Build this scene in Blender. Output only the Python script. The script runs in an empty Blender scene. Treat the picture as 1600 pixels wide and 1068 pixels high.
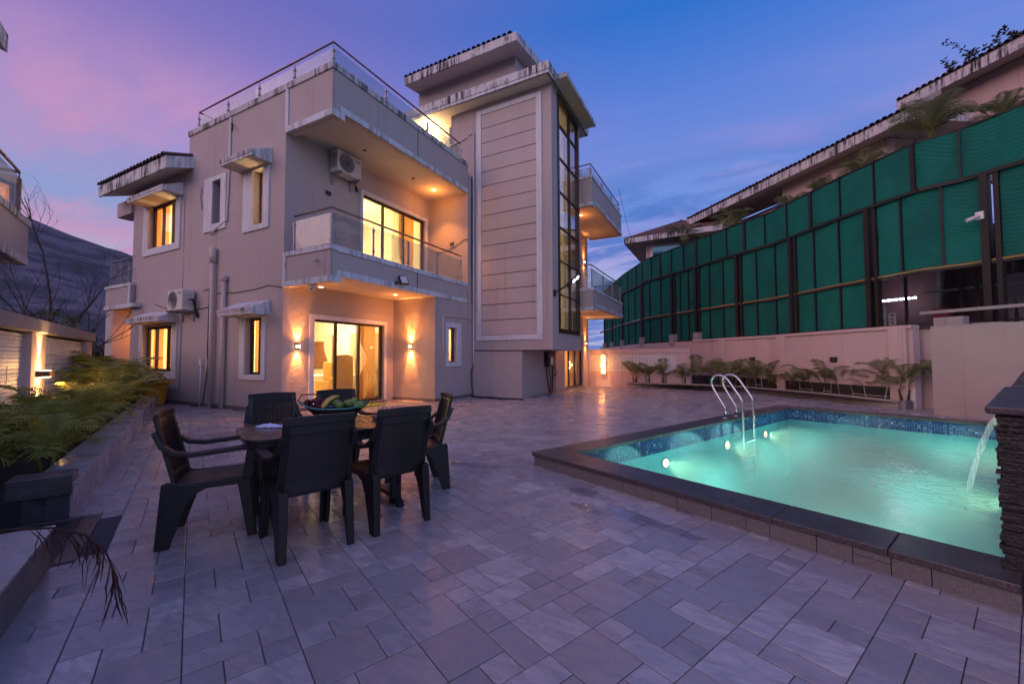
import bpy, math, random
from mathutils import Vector, Matrix, noise
R = math.radians
random.seed(7)
sc = bpy.context.scene
COL = sc.collection
V3 = Vector

# ------------------------------------------------------------------ camera
cd = bpy.data.cameras.new('camera'); cam = bpy.data.objects.new('camera', cd); COL.objects.link(cam)
cd.sensor_width = 36.0; cd.lens = 638.3/1600*36; cd.clip_start = 0.05; cd.clip_end = 3000
cam.matrix_world = (Matrix.Translation((0, 0, 1.3)) @ Matrix.Rotation(R(27.529), 4, 'Z')
                    @ Matrix.Rotation(R(92.2195), 4, 'X') @ Matrix.Rotation(R(-.1969), 4, 'Z'))
sc.camera = cam
# ------------------------------------------------------------------ render look
sc.view_settings.view_transform = 'Standard'
sc.view_settings.look = 'None'
sc.view_settings.exposure = 0.0
sc.view_settings.gamma = 1.0
sc.cycles.use_denoising = True
sc.cycles.max_bounces = 8
sc.cycles.transparent_max_bounces = 24
sc.cycles.sample_clamp_indirect = 4.0
sc.cycles.blur_glossy = 0.5
sc.cycles.caustics_reflective = False
sc.cycles.caustics_refractive = False

def lin(c):
    return tuple((x/12.92 if x <= .04045 else ((x+.055)/1.055)**2.4) for x in [v/255 for v in c])

# ------------------------------------------------------------------ node helper
class NT:
    def __init__(s, nt): s.nt = nt; s.n = nt.nodes; s.l = nt.links
    def new(s, t, **kw):
        n = s.n.new(t)
        for k, v in kw.items(): setattr(n, k, v)
        return n
    def put(s, sock, v):
        if v is None: return
        if isinstance(v, bpy.types.NodeSocket): s.l.new(v, sock)
        elif hasattr(sock, 'default_value'):
            if isinstance(v, (tuple, list)) and len(v) == 3 and len(sock.default_value) == 4: v = (*v, 1)
            sock.default_value = v
    def math(s, op, a, b=None, c=None, clamp=False):
        n = s.new('ShaderNodeMath', operation=op, use_clamp=clamp)
        for i, v in enumerate((a, b, c)):
            if v is not None: s.put(n.inputs[i], v)
        return n.outputs[0]
    def mix(s, f, a, b, bt='MIX'):
        n = s.new('ShaderNodeMix', data_type='RGBA', blend_type=bt)
        s.put(n.inputs[0], f); s.put(n.inputs[6], a); s.put(n.inputs[7], b)
        return n.outputs[2]
    def ramp(s, f, stops, interp='LINEAR'):
        n = s.new('ShaderNodeValToRGB'); cr = n.color_ramp; cr.interpolation = interp
        while len(cr.elements) < len(stops): cr.elements.new(0.5)
        for e, (p, c) in zip(cr.elements, stops):
            e.position = p; e.color = (*c, 1) if isinstance(c, (tuple, list)) else (c, c, c, 1)
        s.put(n.inputs[0], f); return n.outputs[0]
    def noise(s, vec, scale, detail=4, rough=.55, dist=0, out=0):
        n = s.new('ShaderNodeTexNoise'); s.put(n.inputs['Vector'], vec)
        n.inputs['Scale'].default_value = scale; n.inputs['Detail'].default_value = detail
        n.inputs['Roughness'].default_value = rough; n.inputs['Distortion'].default_value = dist
        return n.outputs[out]
    def mapping(s, vec, scale=(1, 1, 1), loc=(0, 0, 0), rot=(0, 0, 0)):
        n = s.new('ShaderNodeMapping'); s.put(n.inputs[0], vec)
        n.inputs['Location'].default_value = loc; n.inputs['Rotation'].default_value = rot; n.inputs['Scale'].default_value = scale
        return n.outputs[0]
    def sstep(s, x, a, b, lo=0., hi=1.):
        n = s.new('ShaderNodeMapRange', interpolation_type='SMOOTHSTEP')
        s.put(n.inputs[0], x); n.inputs[1].default_value = a; n.inputs[2].default_value = b
        n.inputs[3].default_value = lo; n.inputs[4].default_value = hi
        return n.outputs[0]
    def bump(s, h, strength=.3, dist=.02, normal=None):
        n = s.new('ShaderNodeBump'); n.inputs['Strength'].default_value = strength; n.inputs['Distance'].default_value = dist
        s.put(n.inputs['Height'], h)
        if normal is not None: s.put(n.inputs['Normal'], normal)
        return n.outputs[0]

# ------------------------------------------------------------------ dusk sky (world)
W = bpy.data.worlds.new('World'); sc.world = W; W.use_nodes = True
t = NT(W.node_tree); t.n.clear()
tc = t.new('ShaderNodeTexCoord').outputs['Generated']
sep = t.new('ShaderNodeSeparateXYZ'); t.put(sep.inputs[0], tc)
dx, dy, dz = sep.outputs
el = t.math('MAXIMUM', dz, 0.0)
# azimuth weight: 1 toward the afterglow (behind left of the camera), 0 opposite
az = t.math('ADD', t.math('MULTIPLY', dx, math.cos(R(205))), t.math('MULTIPLY', dy, math.sin(R(205))))
hl = t.math('SQRT', t.math('ADD', t.math('ADD', t.math('MULTIPLY', dx, dx), t.math('MULTIPLY', dy, dy)), 1e-4))
azn = t.math('DIVIDE', az, hl)
right = t.ramp(el, [(0, lin((176, 178, 222))), (.2, lin((160, 170, 226))), (.30, lin((104, 146, 220))), (.42, lin((110, 136, 216))),
                    (.52, lin((88, 126, 214))), (.64, lin((40, 110, 202))), (.74, lin((60, 108, 196))), (1, lin((122, 122, 190)))])
left = t.ramp(el, [(0, lin((176, 176, 200))), (.13, lin((156, 186, 212))), (.17, lin((160, 182, 210))), (.215, lin((188, 150, 190))), (.27, lin((140, 154, 206))), (.4, lin((164, 142, 200))),
                   (.5, lin((142, 122, 192))), (.62, lin((112, 104, 184))), (.74, lin((116, 108, 186))), (1, lin((122, 122, 190)))])
wl = t.sstep(azn, -.34, .80)
col = t.mix(wl, right, left)
# streaked clouds, squeezed toward the horizon as a real layer is
den = t.math('ADD', el, .14)
cvx = t.new('ShaderNodeCombineXYZ'); t.put(cvx.inputs[0], t.math('DIVIDE', dx, den)); t.put(cvx.inputs[1], t.math('DIVIDE', dy, den)); cv = cvx.outputs[0]
ca = t.mapping(cv, scale=(.55, 1.25, 1), rot=(0, 0, R(-38)), loc=(20.3, 5.5, 0)); cb = t.mapping(cv, scale=(1.1, 3.2, 1), rot=(0, 0, R(-30)), loc=(3.3, 11, 0))
n1 = t.noise(ca, .95, 7, .58, .5); n2 = t.noise(cb, .9, 7, .62, .7); n3 = t.noise(cb, 2.1, 6, .6, .4)
big = t.math('ADD', t.math('MULTIPLY', n1, .75), t.math('MULTIPLY', n2, .25))
hi = t.sstep(el, .56, .40)
pinkm = t.math('MULTIPLY', t.math('MULTIPLY', t.sstep(big, .46, .60), hi), t.math('ADD', .70, t.math('MULTIPLY', wl, .28)))
pink = t.mix(wl, lin((150, 142, 214)), lin((194, 144, 190)))
col = t.mix(pinkm, col, pink)
low = t.math('MULTIPLY', t.sstep(el, .46, .30), t.sstep(azn, .45, -.1))
col = t.mix(t.math('MULTIPLY', t.math('MULTIPLY', t.sstep(n2, .44, .56), low), .78), col, lin((58, 110, 194)))
col = t.mix(t.math('MULTIPLY', t.math('MULTIPLY', t.sstep(n3, .52, .66), low), .5), col, lin((166, 156, 216)))
col = t.mix(t.math('MULTIPLY', t.math('MULTIPLY', t.sstep(n3, .50, .64), t.sstep(el, .34, .18)), t.math('MULTIPLY', wl, .7)), col, lin((206, 150, 184)))
# afterglow of the sunset, behind the camera; last lobe is an added fill
glow = t.math('MULTIPLY', t.sstep(azn, .45, 1.0), t.sstep(el, .75, .0))
az2 = t.math('DIVIDE', t.math('ADD', t.math('MULTIPLY', dx, math.cos(R(240))), t.math('MULTIPLY', dy, math.sin(R(240)))), hl)
glow2 = t.math('MULTIPLY', t.sstep(az2, .36, .97), t.sstep(el, 1.0, .1))
az3 = t.math('DIVIDE', t.math('ADD', t.math('MULTIPLY', dx, math.cos(R(330))), t.math('MULTIPLY', dy, math.sin(R(330)))), hl)
fill_lift = t.math('MULTIPLY', t.sstep(az3, .0, .9), t.sstep(el, 1.0, .1))  # sky lift added out of view to brighten surfaces facing right
bg = t.new('ShaderNodeBackground'); t.put(bg.inputs[0], col); bg.inputs[1].default_value = 1.0
bg2 = t.new('ShaderNodeBackground'); t.put(bg2.inputs[0], (1.0, .60, .54)); t.put(bg2.inputs[1], t.math('MULTIPLY', glow2, 1.7))
bg4 = t.new('ShaderNodeBackground'); t.put(bg4.inputs[0], (.82, .78, .92)); t.put(bg4.inputs[1], t.math('MULTIPLY', fill_lift, .50))
sky = t.new('ShaderNodeTexSky', sky_type='NISHITA'); sky.sun_disc = False
sky.sun_elevation = R(1.0); sky.sun_rotation = R(205)
bg3 = t.new('ShaderNodeBackground'); t.put(bg3.inputs[0], sky.outputs[0]); bg3.inputs[1].default_value = 0.02
ad = t.new('ShaderNodeAddShader'); t.l.new(bg.outputs[0], ad.inputs[0]); t.l.new(bg2.outputs[0], ad.inputs[1])
ad2 = t.new('ShaderNodeAddShader'); t.l.new(ad.outputs[0], ad2.inputs[0]); t.l.new(bg3.outputs[0], ad2.inputs[1])
ad3 = t.new('ShaderNodeAddShader'); t.l.new(ad2.outputs[0], ad3.inputs[0]); t.l.new(bg4.outputs[0], ad3.inputs[1])
wo = t.new('ShaderNodeOutputWorld'); t.l.new(ad3.outputs[0], wo.inputs[0])

# soft afterglow light
sl = bpy.data.lights.new('sun', 'SUN'); sl.energy = 0.4; sl.angle = R(50); sl.color = (1, .70, .62)
so = bpy.data.objects.new('sun', sl); COL.objects.link(so)
so.rotation_euler = (V3((math.cos(R(238)), math.sin(R(238)), .5)).to_track_quat('Z', 'Y')).to_euler()

# ------------------------------------------------------------------ mesh builder
class MB:
    def __init__(s): s.v = []; s.f = []; s.sm = []; s.mi = []; s.rn = []; s.m = 0; s.r = 0.0
    def add(s, vs, fs, smooth=False):
        o = len(s.v); s.v += [tuple(v) for v in vs]
        for f in fs:
            s.f.append(tuple(i+o for i in f)); s.sm.append(smooth); s.mi.append(s.m); s.rn.append(s.r)
        return s
    def box(s, x0, x1, y0, y1, z0, z1):
        vs = [(x, y, z) for z in (z0, z1) for y in (y0, y1) for x in (x0, x1)]
        return s.add(vs, [(0, 2, 3, 1), (4, 5, 7, 6), (0, 1, 5, 4), (2, 6, 7, 3), (0, 4, 6, 2), (1, 3, 7, 5)])
    def obox(s, c, ux, uy, uz):
        c, ux, uy, uz = V3(c), V3(ux), V3(uy), V3(uz)
        vs = [c+ux*a+uy*b+uz*d for d in (-1, 1) for b in (-1, 1) for a in (-1, 1)]
        return s.add(vs, [(0, 2, 3, 1), (4, 5, 7, 6), (0, 1, 5, 4), (2, 6, 7, 3), (0, 4, 6, 2), (1, 3, 7, 5)])
    def prism(s, poly, d, smooth=False):
        d = V3(d); n = len(poly); p = [V3(q) for q in poly]
        vs = p+[q+d for q in p]
        return s.add(vs, [tuple(range(n))[::-1], tuple(range(n, 2*n))]+[(i, (i+1) % n, n+(i+1) % n, n+i) for i in range(n)], smooth)
    def tube(s, pts, r, n=8, cap=True, closed=False):
        pts = [V3(p) for p in pts]; m = len(pts)
        rs = r if isinstance(r, (list, tuple)) else [r]*m
        vs = []; up = None
        for i, p in enumerate(pts):
            a = pts[max(i-1, 0)]; b = pts[min(i+1, m-1)]; d = (b-a)
            if d.length < 1e-9: d = V3((0, 0, 1))
            d.normalize()
            if up is None:
                up = V3((0, 0, 1)) if abs(d.z) < .9 else V3((1, 0, 0))
            x = d.cross(up)
            if x.length < 1e-4: x = d.cross(V3((0, 1, 0)))
            x.normalize(); y = x.cross(d).normalized(); up = y
            for k in range(n):
                an = 2*math.pi*k/n; vs.append(p+(x*math.cos(an)+y*math.sin(an))*rs[i])
        fs = [(i*n+k, i*n+(k+1) % n, (i+1)*n+(k+1) % n, (i+1)*n+k) for i in range(m-1) for k in range(n)]
        s.add(vs, fs, True)
        if cap:
            o = len(s.v)-len(vs)
            s.f.append(tuple(o+k for k in range(n))[::-1]); s.f.append(tuple(o+(m-1)*n+k for k in range(n)))
            s.sm += [False]*2; s.mi += [s.m]*2; s.rn += [s.r]*2
        return s
    def lathe(s, prof, c=(0, 0, 0), n=16, sx=1, sy=1):
        vs = []
        for (r, z) in prof:
            for k in range(n):
                a = 2*math.pi*k/n; vs.append((c[0]+r*math.cos(a)*sx, c[1]+r*math.sin(a)*sy, c[2]+z))
        m = len(prof)
        return s.add(vs, [(i*n+k, i*n+(k+1) % n, (i+1)*n+(k+1) % n, (i+1)*n+k) for i in range(m-1) for k in range(n)], True)
    def sweep(s, pts, w, h, side=None):
        """flat bar (w wide, h thick) along pts; side = width direction"""
        pts = [V3(p) for p in pts]; m = len(pts); vs = []
        for i, p in enumerate(pts):
            d = (pts[min(i+1, m-1)]-pts[max(i-1, 0)]).normalized()
            x = V3(side) if side is not None else d.cross(V3((0, 0, 1))).normalized()
            y = x.cross(d).normalized()
            ww = w[i] if isinstance(w, (list, tuple)) else w
            vs += [p+x*ww/2+y*h/2, p-x*ww/2+y*h/2, p-x*ww/2-y*h/2, p+x*ww/2-y*h/2]
        fs = [(i*4+k, i*4+(k+1) % 4, (i+1)*4+(k+1) % 4, (i+1)*4+k) for i in range(m-1) for k in range(4)]
        fs += [(3, 2, 1, 0), tuple((m-1)*4+k for k in range(4))]
        return s.add(vs, fs)
    def mesh(s, name, mats, inv=None):
        me = bpy.data.meshes.new(name)
        vs = s.v if inv is None else [tuple(inv @ V3(v)) for v in s.v]
        me.from_pydata(vs, [], s.f)
        me.polygons.foreach_set('use_smooth', s.sm); me.polygons.foreach_set('material_index', s.mi)
        if any(s.rn):
            at = me.attributes.new('rnd', 'FLOAT', 'FACE'); at.data.foreach_set('value', s.rn)
        for m in (mats if isinstance(mats, (list, tuple)) else [mats]): me.materials.append(m)
        me.update(); return me
    def build(s, name, mats, parent=None, label=None, bevel=0, kind=None, local=False):
        inv = None
        if parent is not None and not local: inv = WM(parent).inverted()
        me = s.mesh(name, mats, inv)
        o = bpy.data.objects.new(name, me); COL.objects.link(o)
        if parent is not None: o.parent = parent
        if label: o['label'] = label
        if kind: o['kind'] = kind
        if bevel: addbevel(o, bevel)
        return o
def addbevel(o, w, seg=2):
    b = o.modifiers.new('bevel', 'BEVEL'); b.width = w; b.segments = seg; b.limit_method = 'ANGLE'; b.angle_limit = R(40)
def WM(o):
    m = o.matrix_basis.copy()
    while o.parent is not None:
        o = o.parent; m = o.matrix_basis @ m
    return m
def tag(o, label, cat, group=None, kind=None):
    if label: o['label'] = label
    if cat: o['category'] = cat
    if group: o['group'] = group
    if kind: o['kind'] = kind
    return o
def thing(name, label, cat, loc=(0, 0, 0), rz=0, group=None):
    o = bpy.data.objects.new(name, None); COL.objects.link(o); o.location = loc; o.rotation_euler = (0, 0, rz)
    o.empty_display_size = .1
    return tag(o, label, cat, group)
def struct(o): o['kind'] = 'structure'; return o
CH = {}
def kids(o): return [c for c in COL.objects if c.parent is o]
def copy_tree(o, loc=None, rz=None, scale=None, label=None, group=None):
    global _kidmap
    def rec(x, par):
        c = x.copy(); COL.objects.link(c)
        if par is not None: c.parent = par
        for k in list(x.children): rec(k, c)
        return c
    r = rec(o, None)
    if loc is not None: r.location = loc
    if rz is not None: r.rotation_euler = (0, 0, rz)
    if scale is not None: r.scale = (scale,)*3
    if label: r['label'] = label
    if group: r['group'] = group
    return r
def inst(me, name, parent, mat4=None, loc=None, rot=None, scale=None, label=None):
    o = bpy.data.objects.new(name, me); COL.objects.link(o)
    if parent is not None: o.parent = parent
    if mat4 is not None: o.matrix_basis = mat4
    if loc is not None: o.location = loc
    if rot is not None: o.rotation_euler = rot
    if scale is not None: o.scale = scale
    if label: o['label'] = label
    return o
def lamp(kind, loc, e, color, parent=None, size=.05, aim=None, spot=None, blend=.5, size_y=None):
    l = bpy.data.lights.new('lamp_light', kind); l.energy = e; l.color = color
    if kind in ('POINT', 'SPOT'): l.shadow_soft_size = size
    if kind == 'AREA':
        l.size = size
        if size_y: l.shape = 'RECTANGLE'; l.size_y = size_y
    if kind == 'SPOT': l.spot_size = R(spot); l.spot_blend = blend
    o = bpy.data.objects.new('lamp_light', l); COL.objects.link(o)
    m = Matrix.Translation(loc)
    if aim is not None: m = m @ V3(aim).to_track_quat('-Z', 'Y').to_matrix().to_4x4()
    if parent is not None: o.parent = parent; m = WM(parent).inverted() @ m
    o.matrix_basis = m
    return o

# ------------------------------------------------------------------ materials
def mat(name):
    m = bpy.data.materials.new(name); m.use_nodes = True; t = NT(m.node_tree); t.n.clear()
    out = t.new('ShaderNodeOutputMaterial'); return m, t, out
def pbr(t, out, col, rough=.6, metal=0, normal=None, spec=None, **kw):
    b = t.new('ShaderNodeBsdfPrincipled'); t.put(b.inputs['Base Color'], col); t.put(b.inputs['Roughness'], rough)
    t.put(b.inputs['Metallic'], metal)
    if normal is not None: t.put(b.inputs['Normal'], normal)
    if spec is not None: b.inputs['Specular IOR Level'].default_value = spec
    for k, v in kw.items(): t.put(b.inputs[k], v)
    t.l.new(b.outputs[0], out.inputs[0]); return b
def wpos(t): return t.new('ShaderNodeNewGeometry').outputs['Position']
def simple(name, col, rough=.5, metal=0, nscale=8, var=.15, bump=.0, bscale=60, spec=None):
    m, t, out = mat(name); p = t.new('ShaderNodeTexCoord').outputs['Object']
    n = t.noise(p, nscale, 5, .6)
    c = t.mix(n, tuple(x*(1-var) for x in col), tuple(min(1, x*(1+var)) for x in col))
    nm = t.bump(t.noise(p, bscale, 3), bump, .01) if bump else None
    rr = t.math('ADD', t.math('MULTIPLY', t.noise(p, nscale*3, 3), .2), rough-.1)
    pbr(t, out, c, rr, metal, nm, spec); return m
def plaster(name, col, grime=.5, bump=.25, bscale=55, streak=.72):
    m, t, out = mat(name); p = wpos(t)
    big = t.noise(p, .7, 5, .6); c = t.mix(t.math('MULTIPLY', big, 1), tuple(x*.86 for x in col), tuple(min(1, x*1.08) for x in col))
    st = t.noise(t.mapping(p, scale=(3.2, 3.2, .16)), 1.0, 6, .65)
    st2 = t.noise(t.mapping(p, scale=(11, 11, .3)), 1.0, 4, .6)
    msk = t.math('MULTIPLY', t.sstep(st, .50, .75), t.sstep(st2, .35, .7))
    c = t.mix(t.math('MULTIPLY', msk, streak*grime), c, tuple(x*.45 for x in col))
    mot = t.sstep(t.noise(p, 9, 6, .7), .56, .75)
    c = t.mix(t.math('MULTIPLY', mot, .16*grime), c, tuple(x*.6 for x in col))
    h = t.math('ADD', t.noise(p, bscale, 5, .7), t.math('MULTIPLY', t.noise(p, 6, 3), 1.2))
    pbr(t, out, c, .82, 0, t.bump(h, bump, .012), .25); return m
def grimy(name, col, amt=.8):
    """white painted concrete edge with black algae streaks running down from the top"""
    m, t, out = mat(name); p = wpos(t)
    s = t.noise(t.mapping(p, scale=(9, 9, .8)), 1.0, 6, .7); b = t.noise(p, 1.3, 4, .6)
    msk = t.math('MULTIPLY', t.sstep(s, .44, .58), t.sstep(b, .36, .56))
    fine = t.sstep(t.noise(p, 40, 4, .7), .5, .7)
    c = t.mix(t.math('MULTIPLY', fine, .25), col, tuple(x*.6 for x in col))
    c = t.mix(t.math('MULTIPLY', msk, amt), c, (.035, .032, .035))
    pbr(t, out, c, .8, 0, t.bump(t.noise(p, 50, 4), .25, .01), .2); return m
def glass(name, tint=(.85, .9, .92), base=.06, rough=.0, ior=1.45, dirt=.0):
    m, t, out = mat(name)
    fr = t.new('ShaderNodeFresnel'); bf = t.new('ShaderNodeNewGeometry').outputs['Backfacing']; t.put(fr.inputs[0], t.math('ADD', ior, t.math('MULTIPLY', bf, 1/ior-ior)))
    tr = t.new('ShaderNodeBsdfTransparent'); t.put(tr.inputs[0], tint)
    gl = t.new('ShaderNodeBsdfGlossy'); gl.inputs['Roughness'].default_value = rough; t.put(gl.inputs[0], (1, 1, 1))
    mx = t.new('ShaderNodeMixShader'); t.put(mx.inputs[0], t.math('MAXIMUM', fr.outputs[0], base))
    t.l.new(tr.outputs[0], mx.inputs[1]); t.l.new(gl.outputs[0], mx.inputs[2])
    last = mx.outputs[0]
    if dirt:
        df = t.new('ShaderNodeBsdfDiffuse'); t.put(df.inputs[0], (.5, .5, .52))
        m2 = t.new('ShaderNodeMixShader'); t.put(m2.inputs[0], t.math('MULTIPLY', t.noise(wpos(t), 3, 5), dirt))
        t.l.new(last, m2.inputs[1]); t.l.new(df.outputs[0], m2.inputs[2]); last = m2.outputs[0]
    t.l.new(last, out.inputs[0]); return m
def emis(name, col, s):
    m, t, out = mat(name); e = t.new('ShaderNodeEmission'); t.put(e.inputs[0], col); e.inputs[1].default_value = s
    t.l.new(e.outputs[0], out.inputs[0]); return m

M = {}
M['wall'] = plaster('villa_plaster', (.46, .395, .385), .9)
M['wall2'] = plaster('pink_plaster', (.60, .46, .44), 1.0, streak=.8)
M['rough'] = plaster('textured_plaster', (.46, .38, .345), .3, bump=1.0, bscale=26)
M['panelw'] = plaster('panel_plaster', (.50, .43, .41), .8)
M['trim'] = grimy('white_trim', (.62, .64, .68), .45)
M['surround'] = grimy('window_surround_paint', (.64, .65, .68), .15)
M['coping'] = grimy('weathered_coping', (.52, .51, .52), .8)
M['fascia'] = grimy('algae_stained_fascia', (.62, .61, .62), .97)
M['conc'] = plaster('weathered_concrete', (.36, .32, .31), 1.0)
M['soffit'] = plaster('soffit_paint', (.56, .49, .45), .3)
M['brown'] = simple('brown_aluminium', (.045, .025, .022), .4, .2)
M['black'] = simple('black_paint', (.018, .017, .018), .5)
M['steel'] = simple('brushed_steel', (.62, .62, .63), .22, 1.0, var=.05)
M['rail'] = simple('bronze_handrail', (.20, .14, .12), .3, .7)
M['grey'] = simple('grey_metal', (.30, .30, .33), .4, .4)
M['white'] = simple('white_paint', (.72, .71, .70), .5, var=.06)
M['acw'] = simple('casing_white', (.62, .61, .58), .5, var=.08)
M['pvc'] = simple('painted_pipe', (.50, .43, .42), .6)
M['pvcw'] = simple('white_pipe', (.66, .63, .63), .5)
M['cable'] = simple('black_cable', (.012, .012, .014), .5)
M['cream'] = simple('cream_room_paint', (.80, .68, .50), .8, var=.04)
M['drape'] = simple('golden_drape', (.72, .46, .20), .9, var=.1)
M['sheer'] = simple('cream_curtain', (.82, .74, .56), .9, var=.06)
M['wood'] = simple('brown_wood', (.22, .09, .035), .5)
def cloth(name, col, f=.55):
    m, t, out = mat(name); p = t.new('ShaderNodeTexCoord').outputs['Object']
    c = t.mix(t.noise(p, 5, 4), tuple(x*.9 for x in col), col)
    d = t.new('ShaderNodeBsdfDiffuse'); t.put(d.inputs[0], c); tl = t.new('ShaderNodeBsdfTranslucent'); t.put(tl.inputs[0], c)
    mx = t.new('ShaderNodeMixShader'); mx.inputs[0].default_value = f; t.l.new(d.outputs[0], mx.inputs[1]); t.l.new(tl.outputs[0], mx.inputs[2]); t.l.new(mx.outputs[0], out.inputs[0]); return m
M['drape'] = cloth('golden_drape', (.74, .44, .17)); M['sheer'] = cloth('cream_curtain', (.85, .76, .56))
M['glass'] = glass('window_glass', (.93, .93, .9), .05)
M['glassr'] = glass('railing_glass', (.80, .85, .86), .08, dirt=.22)
M['glassb'] = glass('tinted_curtain_glass', (.80, .88, .90), .5, rough=.0)
M['lampw'] = emis('lamp_warm', (1, .62, .25), 14)
M['lampb'] = emis('lamp_bright', (1, .62, .3), 30)
M['plens'] = emis('pool_lens_glow', (1, .86, .55), 3.6)
M['led'] = emis('led_white', (.85, .92, 1), 6)
M['tubel'] = emis('tube_light', (.75, .88, 1), 22)
M['rooft'] = simple('weathered_roof_tile', (.060, .042, .040), .8, bump=.3)
M['rooftr'] = simple('red_brown_roof_tile', (.15, .075, .06), .8, bump=.3)
M['soil'] = simple('dark_soil', (.035, .026, .02), .95, nscale=20, var=.5, bump=.8, bscale=40)
M['trunk'] = simple('bark', (.05, .036, .03), .9, nscale=20, var=.4, bump=.6)
M['twig'] = simple('bare_twig', (.045, .034, .036), .9)
M['bush'] = simple('dark_leaf', (.035, .05, .022), .7, nscale=3, var=.5)
M['yellow'] = simple('yellow_plastic', (.62, .29, .03), .45, var=.12)
M['ywall'] = simple('yellow_sheet', (.62, .48, .03), .6)

def leaf(name, c1, c2, dead=.0):
    m, t, out = mat(name); oi = t.new('ShaderNodeObjectInfo').outputs['Random']
    p = t.new('ShaderNodeTexCoord').outputs['Object']
    f = t.math('ADD', t.math('MULTIPLY', t.noise(p, 9, 3), .6), t.math('MULTIPLY', oi, .5), clamp=True)
    c = t.mix(f, c1, c2)
    b = pbr(t, out, c, .45, 0, None, .4)
    tl = t.new('ShaderNodeBsdfTranslucent'); t.put(tl.inputs[0], c)
    mx = t.new('ShaderNodeMixShader'); mx.inputs[0].default_value = .4
    t.l.new(b.outputs[0], mx.inputs[1]); t.l.new(tl.outputs[0], mx.inputs[2]); t.l.new(mx.outputs[0], out.inputs[0])
    return m
M['palm'] = leaf('palm_leaf', (.13, .20, .035), (.44, .40, .07))
M['palmo'] = leaf('palm_leaf_dull', (.13, .18, .06), (.34, .33, .14))
M['dry'] = leaf('dry_frond', (.05, .022, .018), (.10, .045, .03))

def stone_tile(name, fossil=0):
    m, t, out = mat(name); p = wpos(t)
    oi = t.new('ShaderNodeObjectInfo').outputs['Random']
    at = t.new('ShaderNodeAttribute', attribute_name='rnd').outputs['Fac']
    r = t.math('FRACT', t.math('ADD', oi, at))
    r2 = t.math('FRACT', t.math('MULTIPLY', r, 7.31))
    off = t.new('ShaderNodeCombineXYZ'); t.put(off.inputs[0], t.math('MULTIPLY', r, 37)); t.put(off.inputs[1], t.math('MULTIPLY', r2, 23))
    va = t.new('ShaderNodeVectorMath', operation='ADD'); t.put(va.inputs[0], p); t.put(va.inputs[1], off.outputs[0]); q = va.outputs[0]
    c = t.mix(r, (.27, .255, .27), (.53, .49, .49))
    c = t.mix(t.math('MULTIPLY', t.sstep(r2, .55, 1), .6), c, (.36, .29, .26))
    vein = t.noise(t.mapping(q, scale=(1, 3.2, 1), rot=(0, 0, R(30))), 4.2, 8, .68, 1.2)
    c = t.mix(t.math('MULTIPLY', t.sstep(vein, .34, .66), .75), c, (.27, .25, .265))
    c = t.mix(t.math('MULTIPLY', t.sstep(t.noise(q, 15, 6, .7), .55, .72), .30), c, (.17, .15, .155))
    h = t.noise(q, 22, 6, .65)
    if fossil:
        w = t.new('ShaderNodeTexVoronoi', feature='DISTANCE_TO_EDGE'); t.put(w.inputs['Vector'], t.new('ShaderNodeTexCoord').outputs['Object'])
        dv = t.new('ShaderNodeVectorMath', operation='ADD'); t.put(dv.inputs[0], q); t.put(dv.inputs[1], t.noise(q, 12, 4, .6, 0, 1))
        t.put(w.inputs['Vector'], dv.outputs[0]); w.inputs['Scale'].default_value = 20
        line = t.math('MULTIPLY', t.sstep(w.outputs[0], .10, .0), t.sstep(t.noise(q, 6, 3), .36, .6))
        c = t.mix(t.math('MULTIPLY', line, .7), c, (.10, .085, .09)); h = t.math('ADD', h, t.math('MULTIPLY', line, -.7))
    # site-wide wear: damp, darker patches
    wet = t.noise(p, .55, 5, .6)
    c = t.mix(t.math('MULTIPLY', t.sstep(wet, .50, .70), .35), c, (.15, .14, .16))
    spots = t.sstep(t.noise(p, 5.5, 5, .7), .66, .74)
    c = t.mix(t.math('MULTIPLY', spots, .5), c, (.09, .085, .09))
    ro = t.math('ADD', t.math('MULTIPLY', t.noise(p, 3, 5, .65), .30), .13)
    ro = t.math('SUBTRACT', ro, t.math('MULTIPLY', t.sstep(wet, .46, .66), .06))
    pbr(t, out, c, ro, 0, t.bump(h, .22, .006), .5); return m
M['tile'] = stone_tile('sandstone_tile'); M['tilef'] = stone_tile('veined_tile', 1)
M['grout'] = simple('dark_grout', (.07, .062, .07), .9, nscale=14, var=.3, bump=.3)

def granite(name, c1, c2, rough=.25):
    m, t, out = mat(name); p = wpos(t)
    f = t.noise(p, 90, 4, .7); c = t.mix(t.sstep(f, .42, .62), c1, c2)
    c = t.mix(t.math('MULTIPLY', t.sstep(t.noise(p, 3, 6, .7), .5, .7), .5), c, (.11, .10, .105))
    ro = t.math('ADD', t.math('MULTIPLY', t.noise(p, 6, 5), .35), rough-.1)
    pbr(t, out, c, ro, 0, t.bump(f, .12, .004), .5); return m
M['granite'] = granite('dark_granite', (.042, .036, .038), (.10, .083, .082))
M['curbt'] = granite('curb_tile', (.13, .115, .115), (.19, .17, .165), .5)
M['slate'] = simple('wet_slate', (.022, .020, .021), .42, nscale=30, var=.6, bump=.9, bscale=45)
M['slatecap'] = granite('slate_cap', (.045, .038, .045), (.085, .07, .08), .3)
M['blackst'] = simple('black_slate_stone', (.018, .018, .020), .5, nscale=12, var=.4, bump=.4)

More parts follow.
